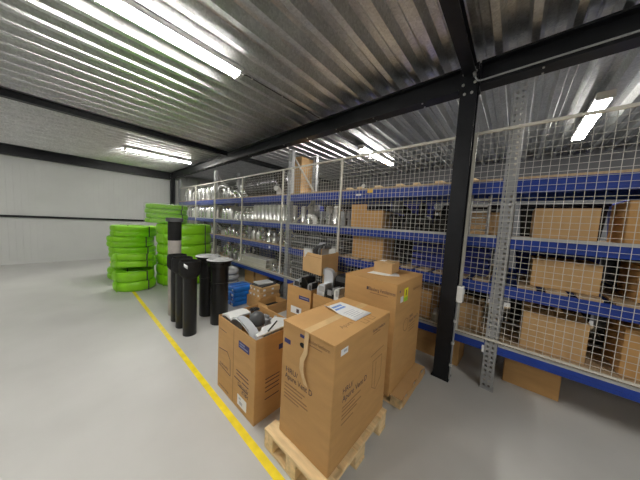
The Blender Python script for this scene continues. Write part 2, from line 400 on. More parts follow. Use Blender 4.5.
for li, (lev, hh) in enumerate((('lowest', 0.48), ('second', 0.35), ('third', 0.42))):
    for bi, nb in enumerate(('right', 'near', 'middle', 'far')):
        for k in range(4):
            yy = UY[bi]+0.45+0.77*k
            add_filler_bin(3.95, yy, LV[li]+0.0005, 0.55, 0.68, hh - 0.03*((k+bi) % 2), 'added gap-darkening bin, rear rack %s shelf, %s bay, number %s from the right' % (lev, nb, ['one', 'two', 'three', 'four'][k]), 'dark_blue' if (k+li+bi) % 4 == 0 else 'black_matt')
# little labels on the beams
def flat(name, m, x, y, z, w, h, label, cat):
    o = MB().box(-0.002, 0.0, -w/2, w/2, -h/2, h/2).build(name, m, None, (x, y, z)); tag(o, label, cat); return o
flat('beam_label', 'lab_yellow', RX0-0.005, 1.555, 2.075, 0.085, 0.05, 'yellow and white label on the top blue rack beam', 'label')
flat('beam_label', 'paper', RX0-0.005, 1.74, 2.03, 0.09, 0.025, 'small white label on the top blue rack beam', 'label')
flat('beam_label', 'paper', RX0-0.0055, 3.83, 1.035, 0.05, 0.05, 'white square tag on the second blue beam of the middle bay', 'label')
flat('upright_label', 'paper', RX0-0.003, 0.14, 0.41, 0.02, 0.075, 'white strip tag hanging by the grey rack upright near the column', 'label')

# ------------------------------------------------------------------ mesh fence
FX = 2.752
PY = [-2.75, -1.2, 0.37, 2.03, 3.43, 4.955, 6.47, 7.92, 9.45]
FT, FB = 2.59, 0.52
names = ['mesh fence panel at the far right past the column', 'mesh fence panel just right of the column', 'mesh fence panel between column and second post, before the carton shelf',
         'mesh fence panel behind the tilted carton', 'mesh fence panel in front of the silver cylinders', 'mesh fence panel fifth along from the column', 'mesh fence panel behind the green coils', 'mesh fence panel at the far end by the white wall']
for i in range(8):
    ya, yb = PY[i], PY[i+1]
    t = thing('mesh_panel', names[i], 'fence', (FX, (ya+yb)/2, FB), 0, 'mesh fence panels on the rack front'); t_l = (yb-ya)/2
    L = t_l - 0.002; H = FT-FB
    MB().box(-0.012, 0.012, -L, -L+0.028, 0, H).build('post', 'fence', t)
    MB().box(-0.012, 0.012, -L+0.0285, L, H-0.024, H).build('top_rail', 'fence', t)
    MB().box(-0.012, 0.012, -L+0.0285, L, 0, 0.016).build('bottom_rail', 'fence', t)
    b = MB(); r = 0.0017 if i < 4 else 0.0011
    k = -L + 0.054
    while k < L: b.box(-r, r, k-r, k+r, 0.002, H-0.002); k += 0.054
    z = 0.054
    while z < H - 0.03: b.box(-3*r, -r, -L+0.02, L, z-r, z+r); z += 0.054
    b.build('wire_mesh', 'wire', t)
    # hooks over rack beam
    for zz in (0.08, 1.50): MB().box(0.0, 0.0115, -L+0.004, -L+0.024, zz, zz+0.03).build('bracket', 'fence', t)

# ------------------------------------------------------------------ cartons
def strip(b, face, a0, a1, z0, z1, off, d=0.0008):
    # face: ('x', X) facing -X ; ('y', Y) facing -Y ; local coordinates
    ax, c = face
    if ax == 'x': b.box(c-off-d, c-off, min(a0,a1), max(a0,a1), z0, z1)
    else: b.box(min(a0,a1), max(a0,a1), c-off-d, c-off, z0, z1)
def bar(b, face, p, q, w):
    ax, c = face; (a0, z0), (a1, z1) = p, q
    d = Vector((a1-a0, z1-z0)); nrm = Vector((-d.y, d.x)).normalized()*w/2
    pts = [(a0+nrm.x, z0+nrm.y), (a0-nrm.x, z0-nrm.y), (a1-nrm.x, z1-nrm.y), (a1+nrm.x, z1+nrm.y)]
    if ax == 'x': b.add([(c-0.0012, u, v) for u, v in pts] + [(c-0.0004, u, v) for u, v in pts], [(0,1,2,3),(7,6,5,4),(0,4,5,1),(1,5,6,2),(2,6,7,3),(3,7,4,0)])
    else: b.add([(u, c-0.0012, v) for u, v in pts] + [(u, c-0.0004, v) for u, v in pts], [(0,1,2,3),(7,6,5,4),(0,4,5,1),(1,5,6,2),(2,6,7,3),(3,7,4,0)])

def closed_body(t, x0, x1, y0, y1, z1, m='card', seam='x', gap=0.003, ov=0.0, bev=0.006):
    b = MB().box(x0, x1, y0, y1, 0, z1-0.006)
    b.build('body', m, t, bevel=bev)
    if seam == 'x':
        ym = (y0+y1)/2
        MB().box(x0-ov, x1, y0, ym-gap/2, z1-0.0058, z1).build('flap', m, t, bevel=0.0015)
        MB().box(x0-ov, x1, ym+gap/2, y1, z1-0.0058, z1).build('flap', m, t, bevel=0.0015)
    else:
        xm = (x0+x1)/2
        MB().box(x0-ov, xm-gap/2, y0, y1, z1-0.0058, z1).build('flap', m, t, bevel=0.0015)
        MB().box(xm+gap/2, x1, y0, y1, z1-0.0058, z1).build('flap', m, t, bevel=0.0015)

def pallet(name, label, x, y, w, d, h, m1='wood', m2='wood_y'):   # w along X, d along Y
    t = thing(name, label, 'pallet', (x, y, 0))
    bt = 0.02
    nb = 5; bw = 0.10
    for i in range(nb):       # deck boards run along Y
        xc = -w/2 + bw/2 + i*(w-bw)/(nb-1)
        MB().box(xc-bw/2, xc+bw/2, -d/2, d/2, h-bt, h).build('deck_board', m2, t, bevel=0.003)
    for yc in (-d/2+0.05, 0, d/2-0.05):     # stringers run along X
        MB().box(-w/2, w/2, yc-0.045, yc+0.045, h-2*bt, h-bt-0.0005).build('stringer_board', m1, t, bevel=0.003)
        for xc in (-w/2+0.06, 0, w/2-0.06):
            MB().box(xc-0.06, xc+0.06, yc-0.045, yc+0.045, bt+0.0005, h-2*bt-0.0005).build('block', m1, t, bevel=0.003)
    for xc in (-w/2+0.06, w/2-0.06):
        MB().box(xc-0.055, xc+0.055, -d/2, d/2, 0, bt).build('bottom_board', m2, t, bevel=0.003)
    MB().box(-0.055, 0.055, -d/2, d/2, 0, bt).build('bottom_board', m2, t, bevel=0.003)
    return t
pallet('wooden_pallet', 'pale pine pallet under the front carton beside the yellow line', 1.256, 0.9125, 0.768, 0.556, 0.144)

# --- front carton ---------------------------------------------------------------
t = thing('carton', 'large closed carton in front on a pine pallet with a white sheet on top', 'cardboard box', (1.286, 0.89, 0.1445))
hx, hy, H = 0.349, 0.22, 0.795
closed_body(t, -hx, hx, -hy, hy, H, gap=0.004, ov=0.004)
fx = ('x', -hx); fy = ('y', -hy)
def LX(y): return y-0.89
def LZ(z): return z-0.1445
def LY(x): return x-1.286
MB().box(-hx+0.0, hx-0.005, -0.028, 0.028, H+0.0002, H+0.0008).build('top_tape', 'tape', t)
MB().sweep_rect([(-hx-0.007,-0.01,H-0.001),(-hx-0.012,-0.010,H-0.06),(-hx-0.006,-0.005,H-0.13),(-hx-0.016,0.014,H-0.18),(-hx-0.02,0.012,H-0.24),(-hx-0.013,0.002,H-0.285),(-hx-0.018,-0.03,H-0.325)], 0.034, 0.0015, (0,1,0.15)).build('torn_tape', 'tape', t, smooth=True)['label'] = 'torn strip of packing tape hanging down'
text('printed_text', 'HRU/', 0.050, 'ink', t, (-hx-0.001, LX(1.066), LZ(0.603)), (0,-1,0), (0,0,1), 0.0004)
text('printed_text', 'Apure Vent D', 0.052, 'ink', t, (-hx-0.001, LX(1.070), LZ(0.557)), (0,-1,0), (0,0,1), 0.0004, width=0.25)
text('printed_text', 'Blauberg Ventilatoren', 0.032, 'faint_ink', t, (-hx-0.001, LX(0.868), LZ(0.880)), (0,-1,0), (0,0,1), 0.0006, width=0.165)
b = MB()
for k, (z, a, c) in enumerate(((0.520, 1.07, 0.88), (0.497, 1.07, 0.90), (0.470, 1.072, 0.86), (0.447, 1.072, 0.85), (0.424, 1.072, 0.93))): strip(b, fx, LX(a), LX(c), LZ(z)-0.004, LZ(z)+0.004, 0.0004)
b.build('printed_lines', 'faint_ink', t)
b = MB(); strip(b, fx, LX(0.86), LX(0.76), LZ(0.865)-0.003, LZ(0.865)+0.003, 0.0004); b.build('logo_subline', 'faint_ink', t)
b = MB(); strip(b, fx, LX(1.09), LX(1.03), LZ(0.795), LZ(0.825), 0.0004); strip(b, fx, LX(0.945), LX(0.905), LZ(0.885), LZ(0.905), 0.0004); b.build('blue_mark', 'navy', t)
MB().lathe([(0,0),(0.026,0),(0.026,0.0008),(0,0.0008)], 16, Matrix.Translation((-hx-0.0004, LX(0.918), LZ(0.838))) @ Matrix.Rotation(-PI/2, 4, 'Y') @ Matrix.Diagonal((0.62, 1, 1, 1))).build('hand_hole', 'black_hole', t)
text('printed_text', 'HRU/', 0.048, 'ink', t, (LY(1.034), -hy-0.001, LZ(0.603)), (1,0,0), (0,0,1), 0.0004)
text('printed_text', 'Apure Vent D', 0.056, 'ink', t, (LY(1.036), -hy-0.001, LZ(0.550)), (1,0,0), (0,0,1), 0.0004, width=0.285)
text('printed_text', 'Blauberg Ventilatoren', 0.030, 'ink', t, (LY(1.365), -hy-0.001, LZ(0.865)), (1,0,0), (0,0,1), 0.0004, width=0.19)
b = MB()
for z, a, c in ((0.512, 1.04, 1.25), (0.490, 1.04, 1.18), (0.462, 1.04, 1.26), (0.440, 1.04, 1.21), (0.405, 1.04, 1.17)): strip(b, fy, LY(a), LY(c), LZ(z)-0.004, LZ(z)+0.004, 0.0004)
b.build('printed_lines', 'faint_ink', t)
b = MB(); strip(b, fy, LY(1.37), LY(1.48), LZ(0.848), LZ(0.853), 0.0004); b.build('logo_subline', 'faint_ink', t)
b = MB()
for p, q in (((1.40,0.64),(1.54,0.64)),((1.54,0.64),(1.54,0.46)),((1.54,0.46),(1.47,0.40)),((1.47,0.40),(1.41,0.44)),((1.41,0.44),(1.40,0.64)),((1.45,0.62),(1.45,0.42)),((1.36,0.69),(1.56,0.70))):
    bar(b, fy, (LY(p[0]), LZ(p[1])), (LY(q[0]), LZ(q[1])), 0.005)
b.build('printed_drawing', 'faint_ink', t)
b = MB(); strip(b, fy, LY(0.993), LY(1.063), LZ(0.855), LZ(0.893), 0.0004); b.build('sticker', 'paper', t)
b = MB(); strip(b, fy, LY(1.020), LY(1.052), LZ(0.870), LZ(0.884), 0.0014); b.build('sticker_print', 'paper_print', t)
text('printed_text', 'Apure Vent D', 0.05, 'faint_ink', t, (-0.16, -0.13, H+0.0006), (1,0,0), (0,1,0), 0.0004)
b = MB()
for i in range(2): b.box(0.02+0.09*i, 0.075+0.09*i, -0.195, -0.191, H+0.0002, H+0.0008).box(0.02+0.09*i, 0.024+0.09*i, -0.195, -0.15, H+0.0002, H+0.0008).box(0.071+0.09*i, 0.075+0.09*i, -0.195, -0.15, H+0.0002, H+0.0008)
b.build('top_symbols', 'faint_ink', t)
# sheet of paper on the front carton
t = thing('paper_sheet', 'white printed sheet with blue stripes lying on the front carton', 'paper', (1.39, 0.905, 0.9405), R(-2))
xs = [-0.105, -0.09, -0.05, 0.0, 0.05, 0.09, 0.105]; ys = [-0.148, -0.08, 0, 0.08, 0.148]
b = MB(); vs = []
for i, x in enumerate(xs):
    for j, y in enumerate(ys):
        z = 0.0025 + (0.022*((-x-0.07)/0.035)**2 if x < -0.07 and y > 0 else 0) + 0.002*math.sin(9*x+14*y)**2; vs.append((x, y, z))
nj = len(ys); fs = [(i*nj+j, (i+1)*nj+j, (i+1)*nj+j+1, i*nj+j+1) for i in range(len(xs)-1) for j in range(nj-1)]
b.add(vs, fs); o = b.build('page', 'paper', t, smooth=True); sm = o.modifiers.new('thickness', 'SOLIDIFY'); sm.thickness = 0.0006; sm.offset = 0
b = MB()
b.box(-0.07, 0.05, 0.085, 0.112, 0.0053, 0.0058).box(-0.085, 0.045, 0.045, 0.07, 0.0053, 0.0058); b.build('printed_stripes', 'blue_print', t)
b = MB()
for k in range(5): b.box(-0.07, 0.06-0.02*(k % 2), -0.02-0.022*k, -0.015-0.022*k, 0.0053, 0.0056)
b.build('printed_lines', 'paper_print', t)

# --- tall carton ----------------------------------------------------------------
pallet('wooden_pallet', 'low pallet under the tall carton beside the column', 2.165, 0.93, 0.58, 0.64, 0.13)
t = thing('card_sheet', 'torn cardboard sheet sticking out under the tall carton', 'cardboard', (2.16, 0.93, 0.1305))
b = MB(); pts = [(-0.33,-0.345),(-0.22,-0.34),(-0.12,-0.352),(0.0,-0.335),(0.08,-0.35),(0.2,-0.332),(0.30,-0.345),(0.30,0.33),(-0.33,0.33)]
b.prism(pts, 0.006).build('sheet', 'card_pale', t)
MB().prism([(-0.335,-0.06),(-0.31,-0.055),(0.0,-0.05),(0.15,-0.065),(0.275,-0.05),(0.275,0),(-0.335,0)], 0.004, Matrix.Translation((0,-0.349,0.004)) @ Matrix.Rotation(R(86), 4, 'X')).build('folded_edge', 'card_pale', t)
t = thing('carton', 'tall closed carton with a small box on it beside the column', 'cardboard box', (2.112, 0.945, 0.137))
hx, hy, H = 0.335, 0.26, 0.988
closed_body(t, -hx, hx, -hy, hy, H, gap=0.003)
fx = ('x', -hx); fy = ('y', -hy)
LX = lambda y: y-0.945
LY = lambda x: x-2.112
LZ = lambda z: z-0.137
text('printed_text', '   Blauberg Ventilatoren', 0.044, 'ink', t, (-hx-0.001, LX(0.965), LZ(1.022)), (0,-1,0), (0,0,1), 0.0003, width=0.27)
b = MB(); strip(b, fx, LX(0.93), LX(0.76), LZ(0.998), LZ(1.004), 0.0004); b.build('printed_lines', 'faint_ink', t)
b = MB(); bar(b, fx, (LX(0.965), LZ(1.036)), (LX(0.945), LZ(1.036)), 0.028); b.build('logo_mark', 'ink', t)
b = MB(); strip(b, fy, LY(1.946), LY(2.036), LZ(0.975), LZ(1.057), 0.0004); b.build('yellow_sticker', 'yellow_sticker', t)['label'] = 'yellow sticker with a dark symbol'
b = MB(); strip(b, fy, LY(1.946), LY(2.036), LZ(0.937), LZ(0.9748), 0.0004); b.build('green_sticker', 'green_sticker', t)['label'] = 'green band under the yellow sticker'
b = MB(); strip(b, fy, LY(1.984), LY(2.000), LZ(0.990), LZ(1.042), 0.0013); b.build('sticker_symbol', 'ink', t)
b = MB(); strip(b, fy, LY(1.868), LY(1.930), LZ(0.947), LZ(1.000), 0.0004); b.build('white_sticker', 'paper', t)
b = MB(); strip(b, fy, LY(1.84), LY(1.855), LZ(1.04), LZ(1.06), 0.0004); b.build('blue_mark', 'navy', t)
text('printed_text', 'Blauberg Ventilatoren', 0.034, 'faint_ink', t, (LY(2.175), -hy-0.001, LZ(1.000)), (1,0,0), (0,0,1), 0.0005, width=0.20)
text('printed_text', 'HRU/', 0.040, 'ink', t, (LY(2.14), -hy-0.001, LZ(0.735)), (1,0,0), (0,0,1), 0.0006)
text('printed_text', 'Apure Vent D', 0.046, 'ink', t, (LY(2.14), -hy-0.001, LZ(0.690)), (1,0,0), (0,0,1), 0.0006, width=0.24)
b = MB()
for k in range(12):
    a0, a1 = 2*PI*k/12, 2*PI*(k+1)/12
    bar(b, fy, (LY(2.05)+0.06*math.cos(a0), LZ(0.70)+0.06*math.sin(a0)), (LY(2.05)+0.06*math.cos(a1), LZ(0.70)+0.06*math.sin(a1)), 0.006)
for z in (0.655, 0.63, 0.60): strip(b, fy, LY(2.14), LY(2.30), LZ(z), LZ(z)+0.006, 0.0004)
b.build('printed_drawing', 'faint_ink', t)
# paper + small box on the tall carton
o = MB().prism([(-0.16,0.12),(-0.13,-0.06),(-0.05,-0.165),(0.05,-0.12),(0.10,0.05),(0.02,0.12)], 0.002).build('paper_sheet', 'paper', None, (2.13, 0.955, 1.1255)); tag(o, 'white paper sheet under the small box on the tall carton', 'paper')
t = thing('small_carton', 'small cardboard box on a white sheet on top of the tall carton', 'cardboard box', (2.195, 0.975, 1.128), R(3))
closed_body(t, -0.11, 0.10, -0.095, 0.095, 0.105, 'card_pale', 'y', 0.002, bev=0.004)
MB().box(-0.03, 0.03, -0.096, 0.096, 0.1052, 0.1058).build('top_tape', 'tape', t)
MB().box(-0.02, 0.06, 0.02, 0.075, 0.106, 0.1066).build('sticker', 'paper', t)

# --- open carton with flaps up -------------------------------------------------
def open_body(t, x0, x1, y0, y1, z1, m='card', th=0.006, chamfer=None):
    MB().box(x0, x1, y0, y1, 0, 0.008).build('bottom', m, t)
    MB().box(x0, x0+th, y0, y1, 0.0085, z1).build('side_panel', m, t, bevel=0.0015)
    MB().box(x1-th, x1, y0, y1, 0.0085, z1).build('side_panel', m, t, bevel=0.0015)
    MB().box(x0+th, x1-th, y0, y0+th, 0.0085, z1).build('side_panel', m, t, bevel=0.0015)
    MB().box(x0+th, x1-th, y1-th, y1, 0.0085, z1).build('side_panel', m, t, bevel=0.0015)
OX, OY = 1.115, 1.690
t = thing('open_carton', 'open carton full of silver duct parts beside the yellow line', 'cardboard box', (OX, OY, 0))
hx, hy, H = 0.212, 0.313, 0.692
open_body(t, -hx, hx, -hy, hy, H)
fx = ('x', -hx); fy = ('y', -hy)
LX = lambda y: y-OY
LY = lambda x: x-OX
b = MB(); strip(b, fx, LX(1.626), LX(1.463), 0.54, 0.60, 0.0004); b.build('blue_label', 'navy', t)
b = MB(); strip(b, fx, LX(1.61), LX(1.53), 0.574, 0.588, 0.0013); strip(b, fx, LX(1.61), LX(1.48), 0.555, 0.566, 0.0013); b.build('label_print', 'navy_text', t)
b = MB(); strip(b, fx, LX(1.626), LX(1.483), 0.042, 0.132, 0.0004); b.build('white_sticker', 'paper', t)
b = MB(); strip(b, fx, LX(1.59), LX(1.545), 0.060, 0.085, 0.0013); strip(b, fx, LX(1.60), LX(1.57), 0.10, 0.115, 0.0013); b.build('sticker_print', 'paper_print', t)
b = MB()
for z, a, c in ((0.33, 1.655, 1.465), (0.30, 1.65, 1.46), (0.255, 1.686, 1.58), (0.262, 1.56, 1.46), (0.21, 1.62, 1.47)): strip(b, fx, LX(a), LX(c), z-0.004, z+0.004, 0.0004)
strip(b, fx, LX(1.975), LX(1.84), 0.575, 0.580, 0.0004)
for p, q in (((1.979,0.385),(1.82,0.41)),((1.82,0.41),(1.765,0.36)),((1.765,0.36),(1.757,0.215)),((1.979,0.23),(1.757,0.215))): bar(b, fx, (LX(p[0]), p[1]), (LX(q[0]), q[1]), 0.006)
b.build('printed_lines', 'ink', t)
text('printed_text', 'HRU/', 0.042, 'ink', t, (-hx-0.001, LX(1.462), 0.195), (0,1,0), (0,0,-1), 0.001)
text('printed_text', 'Apure Vent D', 0.042, 'ink', t, (-hx-0.001, LX(1.462), 0.235), (0,1,0), (0,0,-1), 0.0004, width=0.165)
text('printed_text', 'Apure Vent D', 0.034, 'ink', t, (-hx-0.001, LX(1.80), 0.262), (0,1,0), (0,0,-1), 0.0006, width=0.16)
text('printed_text', 'Blauberg Ventilatoren', 0.024, 'ink', t, (-hx-0.001, LX(1.785), 0.045), (0,1,0), (0,0,-1), 0.0004, width=0.18)
b = MB(); strip(b, fx, LX(1.712), LX(1.706), 0.01, 0.66, 0.0004); b.build('crease', 'faint_ink', t)
b = MB(); strip(b, fy, LY(1.122), LY(1.19), 0.535, 0.580, 0.0004); b.build('blue_label', 'navy', t)
b = MB()
for z in (0.33, 0.30, 0.26, 0.225, 0.16): strip(b, fy, LY(1.0), LY(1.14), z, z+0.008, 0.0004)
b.build('printed_lines', 'ink', t)
# contents (all standing on the carton's bottom)
z0 = 0.009
t = thing('foil_board', 'white foil board folded over the left end of the open carton', 'insulation', (1.02, 1.93, z0))
MB().sweep_rect([(-0.0,0.045,0),(0,0.045,0.60),(0,0.045,0.665),(0.0,0.03,0.695),(0.0,-0.04,0.708),(0.0,-0.12,0.700)], 0.20, 0.016, (1,0.0,0)).build('board', 'foil', t, smooth=True)
t = thing('silver_band', 'curved silver metal band arching over the front of the open carton', 'duct part', (0.958, 1.66, z0))
MB().sweep_rect([(0,0.175,0.0),(0,0.175,0.58),(0,0.168,0.64),(0,0.14,0.692),(0,0.10,0.722),(0,0.05,0.735),(0,-0.01,0.733),(0,-0.08,0.717),(0,-0.15,0.69),(0,-0.20,0.66),(0,-0.235,0.625),(0,-0.235,0.0)], 0.082, 0.006, (1,0,0)).build('band', 'silver', t, smooth=True)
MB().sweep_rect([(-0.038,0.168,0.65),(-0.038,0.14,0.700),(-0.038,0.10,0.729),(-0.038,0.05,0.742),(-0.038,-0.01,0.740),(-0.038,-0.08,0.724),(-0.038,-0.15,0.698)], 0.006, 0.006, (1,0,0)).build('seam', 'galv', t, smooth=True)
t = thing('capped_duct', 'round duct with a dark grey cap sticking out of the open carton', 'duct part', (1.072, 1.578, z0))
T = Matrix.Rotation(R(-4), 4, 'X') @ Matrix.Translation((0.0,0,0.006))
MB().lathe([(0.058,0.0),(0.058,0.625),(0.056,0.63)], 24, T).build('pipe', 'galv_pale', t, smooth=True)
MB().lathe([(0.0625,0.635),(0.066,0.64),(0.066,0.67),(0.0625,0.675)], 24, T, closed=True).build('clamp_ring', 'galv_pale', t, smooth=True)
MB().lathe([(0.0,0.638),(0.062,0.638),(0.068,0.685),(0.068,0.715),(0.058,0.752),(0.036,0.770),(0.0,0.776)], 24, T).build('end_cap', 'dark_grey', t, smooth=True)['label'] = 'dark grey rounded rubber cap'
t = thing('foil_board', 'white insulated board with a black edge strip lying in the open carton front', 'insulation', (1.10, 1.47, z0))
MB().box(0.165, 0.18, -0.06, 0.02, 0, 0.675).build('leg_panel', 'foil', t)
MB().prism([(-0.175,-0.074),(0.196,-0.074),(0.196,0.03),(0.13,0.12),(0.06,0.085),(0.03,0.03),(-0.07,0.028),(-0.105,-0.02),(-0.165,-0.035)], 0.014, Matrix.Translation((0,0,0.690)) @ Matrix.Rotation(R(2), 4, 'X')).build('board', 'foil', t, bevel=0.004)
MB().sweep_rect([(-0.07,-0.066,0.7055),(0.09,0.03,0.7085)], 0.009, 0.007, (0.55,-0.83,0)).build('edge_strip', 'black', t)
for i, (x, y, rz) in enumerate(((1.235, 1.72, 0.3), (1.255, 1.60, -0.4))):
    t = thing('plastic_bracket', ['grey plastic bracket at the back of the open carton, left of the other', 'grey plastic bracket at the back right of the open carton'][i], 'duct part', (x, y, z0), rz)
    MB().box(-0.028, 0.028, -0.04, 0.04, 0, 0.63).build('stem', 'grey', t, bevel=0.006)
    MB().box(-0.035, 0.035, -0.045, 0.045, 0.63, 0.65+0.015*i).build('flange', 'grey', t, bevel=0.004)
    MB().box(-0.012, 0.012, -0.03, 0.03, 0.65+0.015*i, 0.68+0.015*i).build('rib', 'grey', t, bevel=0.004)
t = thing('duct_collar', 'round silver duct collar at the back of the open carton', 'duct part', (1.20, 1.87, z0))
MB().lathe([(0.05,0),(0.05,0.64),(0.058,0.645),(0.058,0.66),(0.05,0.665),(0.05,0.70),(0.046,0.70),(0.046,0.0)], 20, closed=True).build('ring', 'galv', t, smooth=True)
# loose flaps folded down inside right rear
# ------------------------------------------------------------------ the two cartons at the back
def label_box(t, yc, zc, w, hgt, c, face='x'):
    b = MB(); strip(b, (face, c), yc-w/2, yc+w/2, zc-hgt/2, zc+hgt/2, 0.0004); b.build('blue_label', 'navy', t)
    b = MB(); strip(b, (face, c), yc-w*0.4, yc+w*0.4, zc-hgt*0.12, zc+hgt*0.2, 0.0013); b.build('label_print', 'navy_text', t)
AX, AY = 2.29, 2.19
tA = thing('open_carton', 'open carton with a blue label and dark duct parts left of its twin', 'cardboard box', (AX, AY, 0), R(4))
open_body(tA, -0.20, 0.20, -0.215, 0.225, 0.69)
label_box(tA, -0.10, 0.555, 0.19, 0.05, -0.20)
b = MB(); strip(b, ('x', -0.20), -0.06, 0.14, 0.30, 0.40, 0.0004); b.build('white_sticker', 'paper', tA)
b = MB(); strip(b, ('x', -0.20), -0.02, 0.03, 0.32, 0.375, 0.0013); b.build('sticker_print', 'ink', tA)
BX, BY = 2.33, 1.725
tB = thing('open_carton', 'open carton of black and silver duct elbows behind the front carton', 'cardboard box', (BX, BY, 0), R(3))
open_body(tB, -0.20, 0.20, -0.225, 0.215, 0.66)
# rectangular duct elbow: an arch on two legs
def duct_elbow_rect(name, label, loc, rz, w, span, h, r, t, m, m2, group=None):
    o = thing(name, label, 'duct part', loc, rz, group)
    r = min(span*0.75, 0.10)
    poly = [(-span/2, 0), (span/2, 0), (span/2, h-r)] + [(span/2-r+r*math.cos(a), h-r+r*math.sin(a)) for a in [k*PI/14 for k in range(1, 7)]] + [(span/2-r, h), (-span/2, h)]
    T = Matrix.Translation((-w/2, 0, 0)) @ Matrix(((0,0,1,0),(1,0,0,0),(0,1,0,0),(0,0,0,1)))
    MB().prism(poly, w, T).build('duct', m, o, smooth=True)
    MB().box(-w/2-0.007, w/2+0.007, -span/2-0.016, -span/2-0.0004, h-0.075, h+0.006).build('collar', m2, o, bevel=0.003)
    MB().box(-w/2-0.0045, -w/2-0.0004, -span/2+0.012, span/2-0.03, h-0.10, h-0.03).build('side_seam', m2 if m2 != 'black' else 'dark_grey', o, bevel=0.001)
    return o
zb = 0.009
duct_elbow_rect('flat_duct_elbow', 'silver flat duct elbow at the left end of the blue labelled carton', (2.24, 2.33, zb), R(0), 0.12, 0.14, 0.755, 0.05, 0.045, 'silver', 'black')
duct_elbow_rect('flat_duct_elbow', 'dark flat duct elbow with a pale collar in the blue labelled carton', (2.25, 2.16, zb), R(180), 0.15, 0.13, 0.80, 0.05, 0.05, 'black', 'lid_grey')
duct_elbow_rect('flat_duct_elbow', 'grey flat duct elbow at the right end of the blue labelled carton', (2.20, 2.03, zb), R(0), 0.10, 0.08, 0.765, 0.03, 0.03, 'grey', 'black')
duct_elbow_rect('flat_duct_elbow', 'black flat duct elbow at the back of the blue labelled carton', (2.42, 2.29, zb), R(90), 0.14, 0.07, 0.765, 0.03, 0.03, 'black', 'dark_grey')
o = MB().box(-0.14, 0.14, -0.11, 0.11, 0, 0.003).build('card_sheet', 'card_pale', None, (2.43, 2.50, 0.74), (0, 0, 0))
bpy.data.objects.remove(o)
duct_elbow_rect('flat_duct_elbow', 'silver curved flat duct at the left of the unlabelled carton', (2.22, 1.84, zb), R(0), 0.12, 0.13, 0.80, 0.06, 0.03, 'silver', 'lid_grey')
duct_elbow_rect('flat_duct_elbow', 'black curved flat duct beside the silver one in the unlabelled carton', (2.21, 1.685, zb), R(0), 0.13, 0.11, 0.785, 0.055, 0.045, 'black', 'grey')
duct_elbow_rect('flat_duct_elbow', 'white curved flat duct at the right of the unlabelled carton', (2.20, 1.57, zb), R(0), 0.12, 0.07, 0.80, 0.03, 0.03, 'white_plastic', 'lid_grey')
duct_elbow_rect('flat_duct_elbow', 'large black flat duct at the back of the unlabelled carton', (2.42, 1.655, zb), R(0), 0.17, 0.20, 0.93, 0.06, 0.06, 'black', 'dark_grey')
duct_elbow_rect('flat_duct_elbow', 'tall silver flat duct leaning up at the back right of the unlabelled carton', (2.345, 1.84, zb), R(200), 0.12, 0.13, 0.97, 0.03, 0.03, 'silver', 'lid_grey')
# tilted carton on top
TILT = Euler((R(2), R(-3), R(-2)), 'XYZ')
t = thing('open_carton', 'small tilted open carton of duct offcuts on top of the back cartons', 'cardboard box', (2.43, 2.12, 0.885), rot=TILT)
open_body(t, -0.16, 0.20, -0.19, 0.19, 0.29, 'card_pale', 0.005)
MB().sweep_rect([(-0.1625,-0.185,0.245),(-0.1625,0.185,0.245)], 0.004, 0.001, (0,0,1)).build('crease', 'faint_ink', t)
Tm = Matrix.Translation((2.43, 2.12, 0.885)) @ TILT.to_matrix().to_4x4()
def intilt(name, label, m, fn, p, rot):
    q = Tm @ Vector(p); e = (TILT.to_matrix().to_4x4() @ Euler(rot).to_matrix().to_4x4()).to_euler()
    o = thing(name, label, 'duct part', q, rot=e); fn(o, m); return o
def f_panel(o, m): MB().box(-0.01, 0.01, -0.07, 0.07, 0, 0.33).build('panel', m, o, bevel=0.003); MB().box(-0.014, 0.014, -0.074, 0.074, 0.33, 0.34).build('edge', 'lid_grey', o)
def f_elbow(o, m):
    MB().sweep_rect([(0,0.03,0),(0,0.03,0.30),(0,0.015,0.345),(0,-0.015,0.37),(0,-0.07,0.38)], 0.10, 0.035, (1,0,0)).build('duct', m, o, smooth=True)
    MB().box(-0.05, 0.05, -0.085, -0.07, 0.355, 0.405).build('collar', 'dark_grey', o, bevel=0.003)
intilt('duct_offcut', 'white folded offcut at the left in the small tilted carton', 'foil', f_panel, (-0.10, 0.10, 0.009), (0, R(-10), R(15)))
intilt('duct_offcut', 'dark grey elbow in the middle of the small tilted carton', 'dark_grey', f_elbow, (-0.05, 0.0, 0.009), (0, 0, R(20)))
intilt('duct_offcut', 'silver elbow at the right of the small tilted carton', 'silver', f_elbow, (0.02, -0.10, 0.009), (0, 0, R(-30)))
intilt('duct_offcut', 'grey elbow at the back of the small tilted carton', 'grey', f_elbow, (0.09, 0.08, 0.009), (0, 0, R(70)))
intilt('duct_offcut', 'white block at the low right edge of the small tilted carton', 'white_plastic', f_panel, (0.185, -0.07, 0.009), (0, 0, R(5)))

